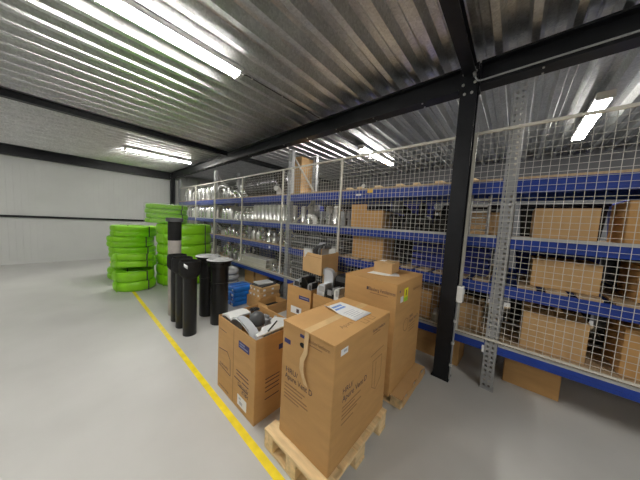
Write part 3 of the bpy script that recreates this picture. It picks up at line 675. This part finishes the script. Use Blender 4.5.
# ------------------------------------------------------------------ black drain tubes
def collar_tube(x, y, label, sticker=False, rot=0):
    t = thing('collar_pipe', label, 'pipe', (x, y, 0), rot, 'black collared pipes by the yellow line')
    MB().lathe([(0.0,0.0),(0.081,0.0),(0.083,0.004),(0.083,0.86),(0.0,0.86)], 36).build('pipe', 'black', t, smooth=True)
    MB().lathe([(0.084,0.78),(0.118,0.82),(0.124,0.84),(0.124,1.005),(0.119,1.01),(0.114,1.005),(0.112,0.875),(0.0,0.87)], 36).build('collar', 'black_matt', t, smooth=True)
    MB().box(-0.130, -0.123, -0.006, 0.006, 0.845, 1.0).build('seam', 'black', t)
    if sticker:
        a = R(228); b = MB(); vs = []
        for k in range(6):
            q = a + (k-2.5)*0.075
            for z in (-0.022, 0.022): vs.append((0.1255*math.cos(q), 0.1255*math.sin(q), 0.955 + z - (k-2.5)*0.006))
        b.add(vs, [(2*k, 2*k+2, 2*k+3, 2*k+1) for k in range(5)]); o = b.build('sticker', 'paper', t, smooth=True)
        o.modifiers.new('thickness', 'SOLIDIFY').thickness = 0.001; o['label'] = 'white sticker'
    return t
collar_tube(1.045, 3.185, 'nearest black collared pipe with a white sticker', True)
collar_tube(1.045, 3.485, 'black collared pipe second from the front of the row')
collar_tube(1.055, 3.755, 'black collared pipe third from the front, before the grey tube')
def lid_tube(x, y, label, r, top, rot=0):
    t = thing('lidded_pipe', label, 'pipe', (x, y, 0), rot, 'black lidded pipes by the open carton')
    MB().lathe([(0,0),(r-0.003,0),(r,0.004),(r,0.62),(r+0.006,0.625),(r+0.006,0.635),(r,0.64),(r,top-0.07),(0,top-0.07)], 40).build('pipe', 'black', t, smooth=True)
    MB().lathe([(r+0.001,top-0.11),(r+0.028,top-0.105),(r+0.034,top-0.09),(r+0.034,top-0.045),(r+0.052,top-0.04),(r+0.055,top-0.02),(0.0,top-0.02)], 40).build('flange', 'black', t, smooth=True)
    MB().lathe([(r+0.060,top-0.019),(r+0.060,top-0.012),(r+0.048,top-0.006),(r+0.022,top-0.006),(r+0.016,top-0.0185)], 40).build('rim_ring', 'lid_grey', t, smooth=True)['label'] = 'pale grey outer ring'
    MB().lathe([(r-0.002,top-0.0195),(r-0.004,top-0.002),(r-0.016,top),(r-0.036,top),(r-0.042,top-0.008),(r-0.075,top-0.010),(r-0.08,top-0.004),(0,top-0.004)], 40).build('lid', 'lid_grey', t, smooth=True)['label'] = 'pale grey ringed lid'
    MB().box(-0.016, 0.016, -r-0.062, -r-0.050, top-0.075, top-0.02).build('clip', 'black', t)
lid_tube(1.48, 3.27, 'black pipe with a pale grey lid, nearer one', 0.122, 0.985)
lid_tube(1.47, 3.68, 'black pipe with a pale grey lid behind the nearer one', 0.122, 0.985)
t = thing('wrapped_tube', 'tall pale grey tube with a black sleeve in front of the green coils', 'pipe', (1.095, 4.03, 0))
MB().lathe([(0,0),(0.088,0),(0.09,0.01),(0.09,1.22)], 28).build('tube', 'grey_tube', t, smooth=True)
MB().lathe([(0.091,1.20),(0.093,1.205),(0.093,1.49),(0.0,1.49)], 28).build('sleeve', 'black_matt', t, smooth=True)
MB().lathe([(0.0,1.491),(0.116,1.491),(0.118,1.50),(0.118,1.545),(0.11,1.553),(0.0,1.55)], 28).build('cap', 'dark_grey', t, smooth=True)
# ring coil behind the lidded tubes
def ring_coil(name, label, loc, r, w, turns, m, dz):
    t = thing(name, label, 'hose coil', loc)
    for i in range(turns):
        MB().lathe([(r+w*math.cos(a)+0.01*(i % 2), dz*(i+0.5)+w*0.98*math.sin(a)) for a in [2*PI*k/10 for k in range(10)]], 36, closed=True).build('winding', m, t, smooth=True)
    return t
ring_coil('hose_coil', 'pale grey hose coil stack behind the lidded black pipes', (2.12, 4.42, 0), 0.20, 0.06, 5, 'lid_grey', 0.112)

# ------------------------------------------------------------------ green coils
def green_coil(label, loc, R1, R0, h, rows, group, rot=(0,0,0)):
    t = thing('green_pipe_coil', label, 'pipe coil', loc, rot=rot, group=group)
    w = h/rows/2
    pr = []
    for i in range(rows):           # outer corrugation, upwards
        for k in range(7):
            a = -PI/2 + PI*k/6; pr.append((R1 - 0.35*w + 0.35*w*math.cos(a), w*(2*i+1) + w*0.97*math.sin(a)))
    nr = max(2, int((R1-R0)/(2*w)))
    for i in range(nr):             # top, inwards
        rr = (R1-R0)/nr
        for k in range(1, 5):
            a = PI*k/5; pr.append((R1 - rr*(i+0.5) + rr*0.5*math.cos(a)*0.98 - 0.02, h - 0.3*w + 0.3*w*math.sin(a)))
    for i in range(rows-1, -1, -1):
        for k in range(5):
            a = PI/2 - PI*k/4; pr.append((R0 + 0.3*w - 0.3*w*math.cos(a), w*(2*i+1) + w*0.9*math.sin(a)))
    MB().lathe(pr, 64, closed=True).build('windings', 'green', t, smooth=True, ang=60)
    for k in range(4):
        T = Matrix.Rotation(k*PI/2 + 0.5, 4, 'Z')
        b = MB(); o_ = 0.004
        b.box(R1-0.002, R1+o_, -0.012, 0.012, 0.002, h+0.002, T).box(R0-o_, R1+o_, -0.012, 0.012, h+0.0005, h+0.0035, T).box(R0-o_, R0+0.002, -0.012, 0.012, 0.002, h+0.002, T)
        b.build('strap', 'dark_grey' if k % 2 else 'green', t)
    return t
g = 'green pipe coils'
GX, GY = 1.86, 6.04
nm = ['bottom', 'middle', 'top']
for i in range(3): green_coil('large lime green pipe coil, %s one of the stack behind the black pipes' % nm[i], (GX+0.01*(i % 2), GY, 0.465*i), 0.575, 0.28, 0.463, 2, g)
for i in range(4): green_coil('thin lime green coil under clear film, %s of the four' % ['lowest', 'second up', 'third up', 'topmost'][i], (1.55+0.02*(i % 2), 6.30+0.01*i, 1.397+0.107*i), 0.42, 0.20, 0.105, 1, g)
t = thing('plastic_film', 'clear plastic film wrapped around the four thin green coils', 'plastic film', (1.56, 6.31, 1.40))
b = MB(); vs = []; nn = 40; rows = [(0.448, 0.004), (0.452, 0.12), (0.447, 0.25), (0.452, 0.36), (0.448, 0.425), (0.43, 0.446), (0.30, 0.452), (0.10, 0.447)]
for r, z in rows:
    for k in range(nn):
        a = 2*PI*k/nn; rr = r + (0.006*math.sin(5*a+9*z)+0.004*math.sin(11*a)) ; vs.append((rr*math.cos(a), rr*math.sin(a), z + (0.012*math.sin(7*a)**2 if z > 0.3 else 0)))
fs = [(i*nn+k, i*nn+(k+1) % nn, (i+1)*nn+(k+1) % nn, (i+1)*nn+k) for i in range(len(rows)-1) for k in range(nn)]; fs.append(tuple((len(rows)-1)*nn+k for k in range(nn)))
b.add(vs, fs).build('film', 'film', t, smooth=True)
for i in range(5): green_coil('lime green coil, %s of the left stack by the white wall' % ['lowest', 'second', 'middle', 'fourth', 'topmost'][i], (1.02+0.03*((i*2) % 3), 7.20+0.02*(i % 2), 0.255*i), 0.46, 0.22, 0.253, 2, g)
for i in range(2): green_coil(['lime green coil lying flat on the floor nearest the yellow line', 'lime green coil on top of the one nearest the yellow line'][i], (0.90-0.02*i, 6.00-0.01*i, 0.20*i), 0.36-0.01*i, 0.18, 0.198, 1, g)
green_coil('lime green coil leaning askew on the low front coils', (0.88, 5.98, 0.455), 0.34, 0.17, 0.13, 1, g, (R(-8), R(4), 0))
green_coil('lime green coil lying on the leaning one at the left', (0.88, 6.0, 0.600), 0.34, 0.17, 0.13, 1, g, (R(-8), R(4), 0))

# ------------------------------------------------------------------ blue packs and brown packs
for i in range(4):
    z = 0.084*i
    t = thing('blue_pack', 'bright blue wrapped pack, %s of the stack by the black pipes' % ['lowest', 'second', 'third', 'topmost'][i], 'pack', (2.115+0.01*(i % 2), 3.86, z), R(2*(i % 2)), 'blue packs')
    MB().box(-0.20, 0.20, -0.19, 0.19, 0.0, 0.082).build('pack', 'bright_blue', t, bevel=0.02, seg=3)
    for y in (-0.09, 0.06): MB().box(-0.203, 0.203, y, y+0.03, 0.0832 if i == 3 else 0.012, 0.0838 if i == 3 else 0.07).build('strap', 'dark_blue', t)
    MB().box(-0.2045, -0.2005, -0.17+0.04*(i % 2), -0.10, 0.025, 0.06).build('sticker', 'paper_print', t)
t = thing('open_carton', 'low open carton with dark inside before the brown packs', 'cardboard box', (2.32, 3.09, 0), R(2))
open_body(t, -0.20, 0.22, -0.15, 0.15, 0.19, 'card')
o = MB().box(-0.17, 0.19, -0.13, 0.13, 0, 0.09).build('dark_inside_block', 'black_matt', None, (2.32, 3.09, 0.009), (0,0,R(2)), bevel=0.01); tag(o, 'black block added to darken the inside of the low open carton', 'darkening block')  # added block, its black stands in for the shade inside the carton
t = thing('carton', 'plain low carton supporting the two brown packs', 'cardboard box', (2.40, 3.45, 0), R(3))
closed_body(t, -0.24, 0.24, -0.19, 0.19, 0.20, 'card')
for i in range(2):
    t = thing('brown_pack', ['lower brown pack with white stickers beside the blue packs', 'upper brown pack with white stickers beside the blue packs'][i], 'cardboard box', (2.40+0.015*i, 3.44, 0.2005+0.09*i), R(4-5*i), 'brown packs')
    closed_body(t, -0.22, 0.22, -0.17, 0.17, 0.089, 'card_pale', bev=0.004)
    for y in (-0.13, -0.01, 0.09): b = MB(); strip(b, ('x', -0.22), y, y+0.035, 0.028, 0.062, 0.0004); b.build('sticker', 'paper', t)
    for x in (-0.15, 0.03): b = MB(); strip(b, ('y', -0.17), x, x+0.05, 0.028, 0.062, 0.0004); b.build('sticker', 'paper', t)
t = thing('flat_duct', 'dark grey flat panel on the brown packs', 'duct part', (2.41, 3.46, 0.381), R(8))
MB().box(-0.18, 0.18, -0.14, 0.14, 0, 0.025).build('panel', 'dark_grey', t, bevel=0.004)
t = thing('white_bag', 'white flat bag lying on top of the dark panel', 'bag', (2.41, 3.48, 0.407), R(-6))
MB().box(-0.16, 0.15, -0.11, 0.11, 0, 0.028).build('bag', 'foil', t, bevel=0.012, seg=3)

# ------------------------------------------------------------------ duct fittings on the shelves
def bend_path(r, n=10): return [(r*(1-math.cos(a)), 0, r*math.sin(a)) for a in [PI/2*k/n for k in range(n+1)]]
P = {}
PARK = []
def proto(name, cat, b, m, smooth=True):
    o = b.build(name, m, None, (0,0,-50), smooth=smooth, ang=50); o['category'] = cat; P[name+'/'+m] = o; PARK.append(o); return o
def ring(b, p, d, r, w):
    d = Vector(d).normalized(); b.tube([Vector(p)-d*w/2, Vector(p)+d*w/2], r, 14)
def elbow_mb():
    b = MB(); pa = [(0,0,0.0)] + [(x,y,z+0.05) for x,y,z in bend_path(0.08)] + [(0.13,0,0.13)]
    b.tube(pa, 0.05, 14); ring(b, (0,0,0.045), (0,0,1), 0.055, 0.014); ring(b, (0.085,0,0.13), (1,0,0), 0.055, 0.014); ring(b, (0,0,0.007), (0,0,1), 0.053, 0.012); return b
def tee_mb():
    b = MB(); b.tube([(0,0,0),(0,0,0.2)], 0.045, 14); b.tube([(0,0,0.1),(0.10,0,0.1)], 0.04, 14); ring(b, (0,0,0.012), (0,0,1), 0.05, 0.014); ring(b, (0,0,0.188), (0,0,1), 0.05, 0.014); ring(b, (0.09,0,0.1), (1,0,0), 0.045, 0.014); return b
def reducer_mb():
    return MB().lathe([(0.0,0),(0.07,0),(0.075,0.006),(0.07,0.012),(0.07,0.05),(0.045,0.10),(0.045,0.145),(0.05,0.15),(0.045,0.156),(0.045,0.17),(0.0,0.168)], 18)
def sleeve_mb():
    return MB().lathe([(0.0,0.003),(0.06,0.0),(0.065,0.01),(0.06,0.02),(0.06,0.055),(0.066,0.062),(0.06,0.07),(0.06,0.13),(0.055,0.13),(0.055,0.02),(0.0,0.02)], 18)
def cyl_mb():
    return MB().lathe([(0.0,0),(0.06,0),(0.063,0.005),(0.063,0.03),(0.066,0.035),(0.066,0.045),(0.062,0.05),(0.062,0.33),(0.066,0.335),(0.066,0.35),(0.06,0.36),(0.045,0.365),(0.045,0.38),(0.0,0.38)], 20)
def bottle_mb():
    return MB().lathe([(0.0,0),(0.07,0),(0.073,0.01),(0.073,0.16),(0.065,0.20),(0.045,0.235),(0.04,0.25),(0.0,0.262)], 18)
def bigbend_mb():
    b = MB(); pa = [(-0.11+0.0,0,0.0),(-0.11,0,0.10)] + [(-0.11*math.cos(a),0,0.16+0.12*math.sin(a)) for a in [PI*k/12 for k in range(13)]] + [(0.11,0,0.06)]
    b.tube(pa, 0.075, 16); 
    for p, d in (((-0.11,0,0.02),(0,0,1)),((-0.11,0,0.12),(0,0,1)),((0,0,0.28),(1,0,0))): ring(b, p, d, 0.08, 0.014)
    return b
def bracket_mb():
    return MB().box(-0.05,0.05,-0.04,0.04,0,0.012).box(-0.012,0.012,-0.035,0.035,0.012,0.22).box(-0.05,0.05,-0.035,0.035,0.22,0.235).box(-0.05,-0.04,-0.035,0.035,0.12,0.2199)
proto('duct_elbow', 'duct fitting', elbow_mb(), 'galv'); proto('duct_tee', 'duct fitting', tee_mb(), 'galv'); proto('duct_reducer', 'duct fitting', reducer_mb(), 'galv')
proto('duct_sleeve', 'duct fitting', sleeve_mb(), 'galv_pale'); proto('duct_silencer', 'duct fitting', cyl_mb(), 'galv_pale'); proto('duct_stub', 'duct fitting', bottle_mb(), 'galv')
proto('duct_bend', 'duct fitting', bigbend_mb(), 'galv_pale'); proto('duct_bend', 'duct fitting', bigbend_mb(), 'galv'); proto('duct_elbow', 'duct fitting', elbow_mb(), 'white_plastic')
proto('duct_elbow', 'duct fitting', elbow_mb(), 'black'); proto('duct_elbow', 'duct fitting', elbow_mb(), 'steel_grey'); proto('duct_tee', 'duct fitting', tee_mb(), 'black'); proto('steel_bracket', 'bracket', bracket_mb(), 'steel_grey', False)
proto('duct_sleeve', 'duct fitting', sleeve_mb(), 'dark_grey'); proto('duct_stub', 'duct fitting', bottle_mb(), 'galv_pale')
KN = {'duct_elbow': 'elbow', 'duct_tee': 'tee piece', 'duct_reducer': 'reducer', 'duct_sleeve': 'sleeve', 'duct_silencer': 'cylinder', 'duct_stub': 'capped duct end', 'duct_bend': 'wide bend', 'steel_bracket': 'bracket'}
MN = {'galv': 'galvanised duct', 'galv_pale': 'pale silver duct', 'foil': 'white duct', 'white_plastic': 'white plastic', 'black': 'black plastic', 'steel_grey': 'dull steel', 'dark_grey': 'dark grey'}
def put(key, loc, rz, sc, where, group=None):
    src = P[key]; c = src.copy(); COL.objects.link(c); c.location = loc; c.rotation_euler = (0,0,rz); c.scale = (sc,)*3
    k, m = key.split('/'); c['label'] = '%s %s %s' % (MN[m], KN[k], where); c['group'] = '%ss %s' % (KN[k], where); return c
def jumble(keys, ya, yb, z, hmax, where, rows=(2.91, 3.12, 3.33), step=0.20, s0=0.9, s1=1.15, layers=1, keep=1.0):
    for ri, x in enumerate(rows):
        y = ya + 0.09 + 0.05*(ri % 2)
        while y < yb - 0.08:
            if random.random() < keep:
                key = random.choice(keys); h = 0.0
                for l in range(layers if ri == len(rows)-1 or random.random() < 0.75 else 1):
                    ob = P[key]; hh = ob.dimensions.z if ob.dimensions.z > 0.05 else 0.18
                    sc = random.uniform(s0, s1)
                    if h + hh*sc > hmax: break
                    put(key, (x, y, z+h+0.001), random.uniform(0, 6.28), sc, where)
                    h += hh*sc + 0.001; key = random.choice(keys)
            y += step
bpy.context.view_layer.update()
gv = ['duct_elbow/galv', 'duct_tee/galv', 'duct_reducer/galv', 'duct_sleeve/galv_pale', 'duct_stub/galv', 'duct_elbow/galv', 'duct_elbow/steel_grey']
# middle bay
jumble(gv + ['duct_stub/galv_pale'], 3.36, 6.36, LV[1], 0.32, 'piled on the second shelf of the middle bay', layers=2, s0=0.8, s1=0.98)
jumble(gv, 5.25, 6.36, LV[0], 0.44, 'piled on the lowest shelf behind the green coils', layers=3, s0=0.8, s1=1.0)
jumble(gv + ['duct_elbow/white_plastic'], 3.36, 4.05, LV[0], 0.30, 'on the lowest shelf near the tilted carton', layers=2, s0=0.75, s1=0.95)
y = 3.42
for i in range(9):
    for x in (2.90, 3.06): put('duct_silencer/galv_pale', (x, y, LV[2]+0.001), 0, 0.94, 'in the third shelf row of the middle bay')
    y += 0.148
for i in range(5):
    put('duct_reducer/galv', (2.94, y+0.05, LV[2]+0.001), 0, 1.2, 'on the third shelf between cylinders and wide bends'); put('duct_silencer/galv_pale', (3.15, y+0.05, LV[2]+0.001), 0, 0.85, 'standing behind the reducers on the third shelf'); y += 0.19
while y < 6.2:
    put('duct_bend/galv_pale' if int(y*10) % 2 else 'duct_bend/galv', (3.02, y+0.12, LV[2]+0.001), R(10), 1.05, 'on the third shelf above the green coils'); y += 0.19
# far bay
for li, nme in ((1, 'second'), (2, 'third'), (0, 'lowest')):
    if li == 2:
        y = 6.62
        while y < 9.4: put(random.choice(['duct_bend/galv_pale', 'duct_bend/galv']), (2.98, y, LV[2]+0.001), random.uniform(-0.3, 0.5), 1.1, 'on the third shelf by the white wall'); y += 0.235
    else: jumble(gv, 6.56, 9.5, LV[li], 0.30, 'on the %s shelf by the white wall' % nme, rows=(2.92, 3.2), step=0.25, s0=1.0, s1=1.25, layers=1)
y = 6.66
while y < 9.4: put(random.choice(['duct_bend/galv_pale', 'duct_bend/galv']), (3.02, y, LV[3]+0.001), random.uniform(-0.4, 0.6), random.uniform(1.2, 1.55), 'on the top shelf by the white wall'); y += 0.31
# top of the middle bay
jumble(gv + ['duct_elbow/black', 'duct_bend/galv'], 5.35, 6.36, LV[3], 0.42, 'on the top shelf left of the grey rolls', rows=(2.95, 3.25), step=0.26, s0=1.0, s1=1.3, layers=2)
def flex_roll(label, y, L, r):
    t = thing('duct_roll', label, 'duct roll', (3.14, y, LV[3]), 0, 'grey flexible duct rolls on the top shelf')
    pr = [(0.10, 0), (r-0.11, 0), (r-0.06, 0.015), (r-0.025, 0.045), (r-0.004, 0.09)]; k = 0.11
    while k < L-0.11: pr += [(r, k), (r-0.014, k+0.018)]; k += 0.036
    pr += [(r-0.004, L-0.09), (r-0.025, L-0.045), (r-0.06, L-0.015), (r-0.11, L), (0.10, L)]
    T = Matrix.Translation((0, -L/2, r)) @ Matrix.Rotation(-PI/2, 4, 'X')
    MB().lathe(pr, 36, T, closed=True).build('flexible_duct', 'flex', t, smooth=True)
    f = MB().lathe([(r*0.3, -0.012), (r*0.62, -0.014), (r-0.02, 0.035), (r+0.004, 0.09), (r+0.008, L*0.4), (r+0.006, L*0.6), (r+0.004, L-0.09), (r-0.02, L-0.035), (r*0.62, L+0.012), (r*0.3, L+0.012)], 36, Matrix.Translation((0, -L/2, r)) @ Matrix.Rotation(-PI/2, 4, 'X')); f.build('plastic_wrap', 'grey_film', t, smooth=True)
flex_roll('big grey flexible duct roll in plastic on the top shelf, nearer the tall carton', 4.22, 0.60, 0.295)
flex_roll('big grey flexible duct roll in plastic on the top shelf, farther one', 4.87, 0.62, 0.285)
put('duct_elbow/white_plastic', (2.9, 3.75, LV[3]+0.001), R(200), 1.0, 'on the top shelf between grey roll and tall carton')
t = thing('carton', 'tall upright carton on the top shelf behind the diagonal brace', 'cardboard box', (3.30, 3.50, LV[3]), 0)
closed_body(t, -0.19, 0.19, -0.165, 0.165, 0.79, 'card_pale', 'x')
for z in (0.2, 0.4, 0.6): MB().box(-0.1912, -0.1902, -0.15, 0.15, z, z+0.004).box(-0.17, 0.17, -0.1662, -0.1652, z, z+0.004).build('crease', 'faint_ink', t)
# long pale profiles on the lowest shelf
for i in range(4):
    t = thing('channel_profile', ['long pale plastic channel in the lower row on the lowest shelf, front', 'long pale plastic channel in the lower row on the lowest shelf, back', 'long pale plastic channel in the upper row on the lowest shelf, front', 'long pale plastic channel in the upper row on the lowest shelf, back'][i], 'profile', (2.93+0.16*(i % 2), 4.64, LV[0]+0.001+0.10*(i//2)), R(1), 'pale channels on the lowest shelf')
    MB().box(-0.07, 0.07, -0.55, 0.55, 0, 0.012).box(-0.07, -0.058, -0.55, 0.55, 0.0121, 0.085).box(0.058, 0.07, -0.55, 0.55, 0.0121, 0.085).build('channel', 'cream_plastic', t, bevel=0.002)
    MB().box(-0.07, 0.07, -0.545, 0.545, 0.0855, 0.097).build('cover', 'white_plastic', t, bevel=0.002)
# near bay, third shelf
z = LV[2]+0.001; wh = 'on the third shelf left of the open carton'
y = 2.08; ks = ['steel_bracket/steel_grey', 'duct_silencer/galv_pale', 'duct_tee/galv', 'steel_bracket/steel_grey', 'duct_elbow/white_plastic', 'duct_reducer/galv', 'duct_silencer/galv_pale', 'duct_tee/black']
i = 0
while y < 3.15:
    put(ks[i % 8], (2.92, y, z), R(30*i), 1.0 if 'silencer' not in ks[i % 8] else 0.85, wh); put(ks[(i+3) % 8], (3.14, y+0.03, z), R(50*i), 1.1 if 'silencer' not in ks[(i+3) % 8] else 0.9, wh); y += 0.155; i += 1
put('duct_bend/galv', (3.34, 2.55, z), R(90), 1.0, 'at the back of the third shelf left of the open carton')
t = thing('open_carton', 'open brown carton on the third shelf behind the mesh', 'cardboard box', (3.06, 1.655, LV[2]), 0)
open_body(t, -0.18, 0.20, -0.26, 0.26, 0.25, 'card', 0.005)
MB().box(-0.18, -0.175, 0.0, 0.26, 0.2505, 0.34).build('raised_flap', 'card', t)
for k in range(3): put('duct_tee/black', (3.06, 1.50+0.16*k, LV[2]+0.010), R(40*k), 1.35, 'sticking out of the open carton on the third shelf')
jumble(['duct_elbow/black', 'duct_tee/black', 'duct_elbow/black', 'duct_sleeve/dark_grey', 'duct_elbow/galv'], 0.52, 1.36, LV[2], 0.40, 'in the dark third shelf pile near the column', layers=2, s0=1.0, s1=1.2)
def radiator(x, y, rz, label):
    t = thing('wall_rack', label, 'rack', (x, y, LV[2]), rz, 'silver ladder frames')
    for s in (-0.08, 0.08): MB().tube([(0,s,0),(0,s,0.42)], 0.011, 10).build('rail', 'galv_pale', t, smooth=True)
    for k in range(6): MB().tube([(0,-0.075,0.05+0.065*k),(0,0.075,0.05+0.065*k)], 0.007, 8).build('rung', 'galv_pale', t, smooth=True)
radiator(2.90, 0.30, R(12), 'silver ladder shaped frame on the third shelf right of the column, front')
radiator(3.02, 0.32, R(5), 'silver ladder shaped frame on the third shelf right of the column, back')
t = thing('carton', 'pale carton behind the silver ladder frames on the third shelf', 'cardboard box', (3.30, 0.30, LV[2]), 0)
closed_body(t, -0.13, 0.13, -0.15, 0.15, 0.26, 'card_pale')
# near bay, second shelf
t = thing('carton', 'brown carton on the second shelf behind the mesh', 'cardboard box', (3.06, 1.61, LV[1]), 0)
closed_body(t, -0.18, 0.2, -0.25, 0.25, 0.315, 'card')
def crate(x, y, z, w, d, h, label, group, m='dark_grey'):
    t = thing('parts_crate', label, 'crate', (x, y, z), 0, group)
    b = MB().box(-w/2, w/2, -d/2, d/2, 0, 0.006)
    for k in range(3):
        z0 = 0.012 + k*(h-0.012)/3; z1 = z0 + (h-0.012)/3*0.62
        b.box(-w/2, -w/2+0.006, -d/2, d/2, z0, z1).box(w/2-0.006, w/2, -d/2, d/2, z0, z1).box(-w/2+0.0061, w/2-0.0061, -d/2, -d/2+0.006, z0, z1).box(-w/2+0.0061, w/2-0.0061, d/2-0.006, d/2, z0, z1)
    k = -d/2
    while k <= d/2-0.009: b.box(-w/2+0.0006, -w/2+0.0054, k, k+0.008, 0.006, h*0.97); k += (d-0.008)/6
    b.box(-w/2+0.0006, -w/2+0.0084, -d/2+0.001, -d/2+0.0084, 0.006, h*0.98).box(w/2-0.0084, w/2-0.0006, -d/2+0.001, -d/2+0.0084, 0.006, h*0.98)
    b.build('basket', m, t)
    MB().box(-w/2-0.004, w/2+0.004, -d/2-0.004, -d/2+0.007, h-0.014, h).box(-w/2-0.004, w/2+0.004, d/2-0.007, d/2+0.004, h-0.014, h).box(-w/2-0.004, -w/2+0.007, -d/2+0.0071, d/2-0.0071, h-0.014, h).box(w/2-0.007, w/2+0.004, -d/2+0.0071, d/2-0.0071, h-0.014, h).build('rim', 'grey' if m == 'dark_grey' else m, t)
pos = ['bottom', 'second', 'third', 'fourth']
for sx, yy in ((0, 3.0), (1, 2.62)):
    for k in range(4): crate(3.05, yy, LV[0]+0.001+0.118*k, 0.46, 0.34, 0.117, 'dark slotted crate, %s up, in the %s stack on the lowest shelf' % (pos[k], ['left', 'right'][sx]), 'dark crates on the lowest shelf')
    for k in range(2): crate(3.05, yy, LV[1]+0.001+0.118*k, 0.46, 0.34, 0.117, 'dark slotted crate, %s of the %s pair on the second shelf' % (['lower', 'upper'][k], ['left', 'right'][sx]), 'dark crates on the second shelf')
for k in range(2): crate(3.10, 2.20, LV[1]+0.001+0.118*k, 0.44, 0.34, 0.117, 'dark slotted crate, %s one beside the carton on the second shelf' % ['lower', 'upper'][k], 'dark crates on the second shelf')
for k in range(2): crate(3.20, 0.38+0.42*k, LV[1]+0.001, 0.44, 0.38, 0.30, 'dark blue slotted crate on the second shelf, %s the column' % ['right of', 'left of'][k], 'blue crates on the second shelf', 'dark_blue')
jumble(['duct_elbow/black', 'duct_sleeve/dark_grey', 'duct_tee/black'], 1.02, 1.34, LV[1], 0.3, 'on the second shelf right of the carton', rows=(3.0, 3.25), layers=1)
# near bay lowest shelf
brn = [(2.99, 2.2, 0.36, 0.34, 0.26), (3.02, 1.75, 0.34, 0.40, 0.30), (3.05, 1.30, 0.40, 0.36, 0.22), (3.10, 0.86, 0.40, 0.36, 0.34), (3.16, 0.38, 0.38, 0.36, 0.28)]
wn = ['behind the black duct carton', 'behind the tall carton, left', 'behind the tall carton, right', 'left of the column', 'right of the column']
for i, (x, y, w, d, h) in enumerate(brn):
    t = thing('carton', 'brown carton on the lowest rack shelf %s' % wn[i], 'cardboard box', (x, y, LV[0]+0.0005), R(3*(i % 3)-3), 'cartons on the lowest shelf')
    closed_body(t, -w/2, w/2, -d/2, d/2, h, 'card' if i % 2 else 'card_pale')
# wrapped bundle on the lowest shelf seen between tall carton and column
for k, (y, sc) in enumerate(((0.62, 0.8), (1.06, 0.8))): put('duct_elbow/steel_grey', (2.86, y, LV[0]+0.001), R(70*k), sc, 'at the front edge of the lowest shelf near the column')
# top shelf of the near bay: flat wooden offcuts
for i in range(7):
    y = 0.35 + 0.27*i + 0.05*(i % 3)
    o = MB().box(-0.24, 0.20, -0.035, 0.035, 0, 0.03).build('wood_offcut', 'wood', None, (3.03, y, LV[3]+0.0005), (0, 0, R(random.uniform(-14, 14))), bevel=0.002)
    tag(o, 'flat pine offcut lying on the top shelf over the column bay', 'wood', 'pine offcuts on the top shelf')
put('duct_elbow/white_plastic', (2.84, 1.72, LV[3]+0.001), R(20), 0.45, 'on the top shelf edge above the white label')
# right bay
for i, (y, zl, w, d, h) in enumerate([(-0.32, 2, 0.4, 0.4, 0.28), (-0.9, 2, 0.45, 0.5, 0.34), (-0.36, 1, 0.45, 0.42, 0.26), (-1.0, 1, 0.45, 0.5, 0.3), (-0.34, 0, 0.45, 0.42, 0.36), (-1.0, 0, 0.45, 0.55, 0.4), (-1.7, 2, 0.4, 0.4, 0.3), (-1.7, 0, 0.5, 0.5, 0.4)]):
    t = thing('carton', 'brown carton on the %s shelf right of the grey upright, %s' % (['lowest', 'second', 'third'][zl], {-0.32: 'beside it', -0.36: 'beside it', -0.34: 'beside it', -0.9: 'next one', -1.0: 'next one', -1.7: 'third one'}[y]), 'cardboard box', (3.13, y, LV[zl]+0.0005), 0, 'cartons in the right bay')
    closed_body(t, -w/2, w/2, -d/2, d/2, h, 'card' if i % 2 else 'card_pale')
# under the rack
for i, (x, y, w, d, h, lab) in enumerate([(3.16, 0.62, 0.34, 0.52, 0.30, 'worn brown carton on the floor under the rack left of the grey upright'), (3.26, -0.25, 0.36, 0.42, 0.32, 'brown carton on the floor under the rack right of the grey upright'),
        (3.18, 1.30, 0.36, 0.56, 0.30, 'brown carton on the floor under the rack behind the tall carton'), (3.08, 4.35, 0.30, 0.50, 0.36, 'brown carton on the floor under the rack behind the blue packs'), (3.14, 4.95, 0.32, 0.42, 0.34, 'brown carton on the floor under the rack behind the hose coil')]):
    t = thing('carton', lab, 'cardboard box', (x, y, 0), R(2*(i % 3)-2), 'cartons under the rack'); closed_body(t, -w/2, w/2, -d/2, d/2, h, 'card', 'y')
for i, y in enumerate((3.46, 3.62, 3.80, 3.97)):
    t = thing('duct_hoop', 'black round duct hoop standing under the rack, %s one behind the brown packs' % ['first', 'second', 'third', 'fourth'][i], 'duct part', (3.02, y, 0.182), rot=(R(90), 0, R(6*i)), group='black hoops under the rack')
    MB().lathe([(0.18, -0.05), (0.18, 0.05), (0.155, 0.05), (0.155, -0.05)], 32, closed=True).build('hoop', 'dark_grey', t, smooth=True)
    MB().lathe([(0.15499, -0.005), (0.15499, 0.0), (0.0, 0.0), (0.0, -0.005)], 32).build('disc', 'dark_grey', t, smooth=True)
for o in PARK: bpy.data.objects.remove(o)

# ------------------------------------------------------------------ light and look
w = bpy.data.worlds.new('world'); S.world = w; w.use_nodes = True
w.node_tree.nodes['Background'].inputs[0].default_value = (0.8, 0.85, 0.9, 1); w.node_tree.nodes['Background'].inputs[1].default_value = 0.3
S.view_settings.view_transform = 'Standard'; S.view_settings.look = 'None'
S.view_settings.gamma = 1.0; S.view_settings.use_curve_mapping = False
S.view_settings.exposure = 2.0
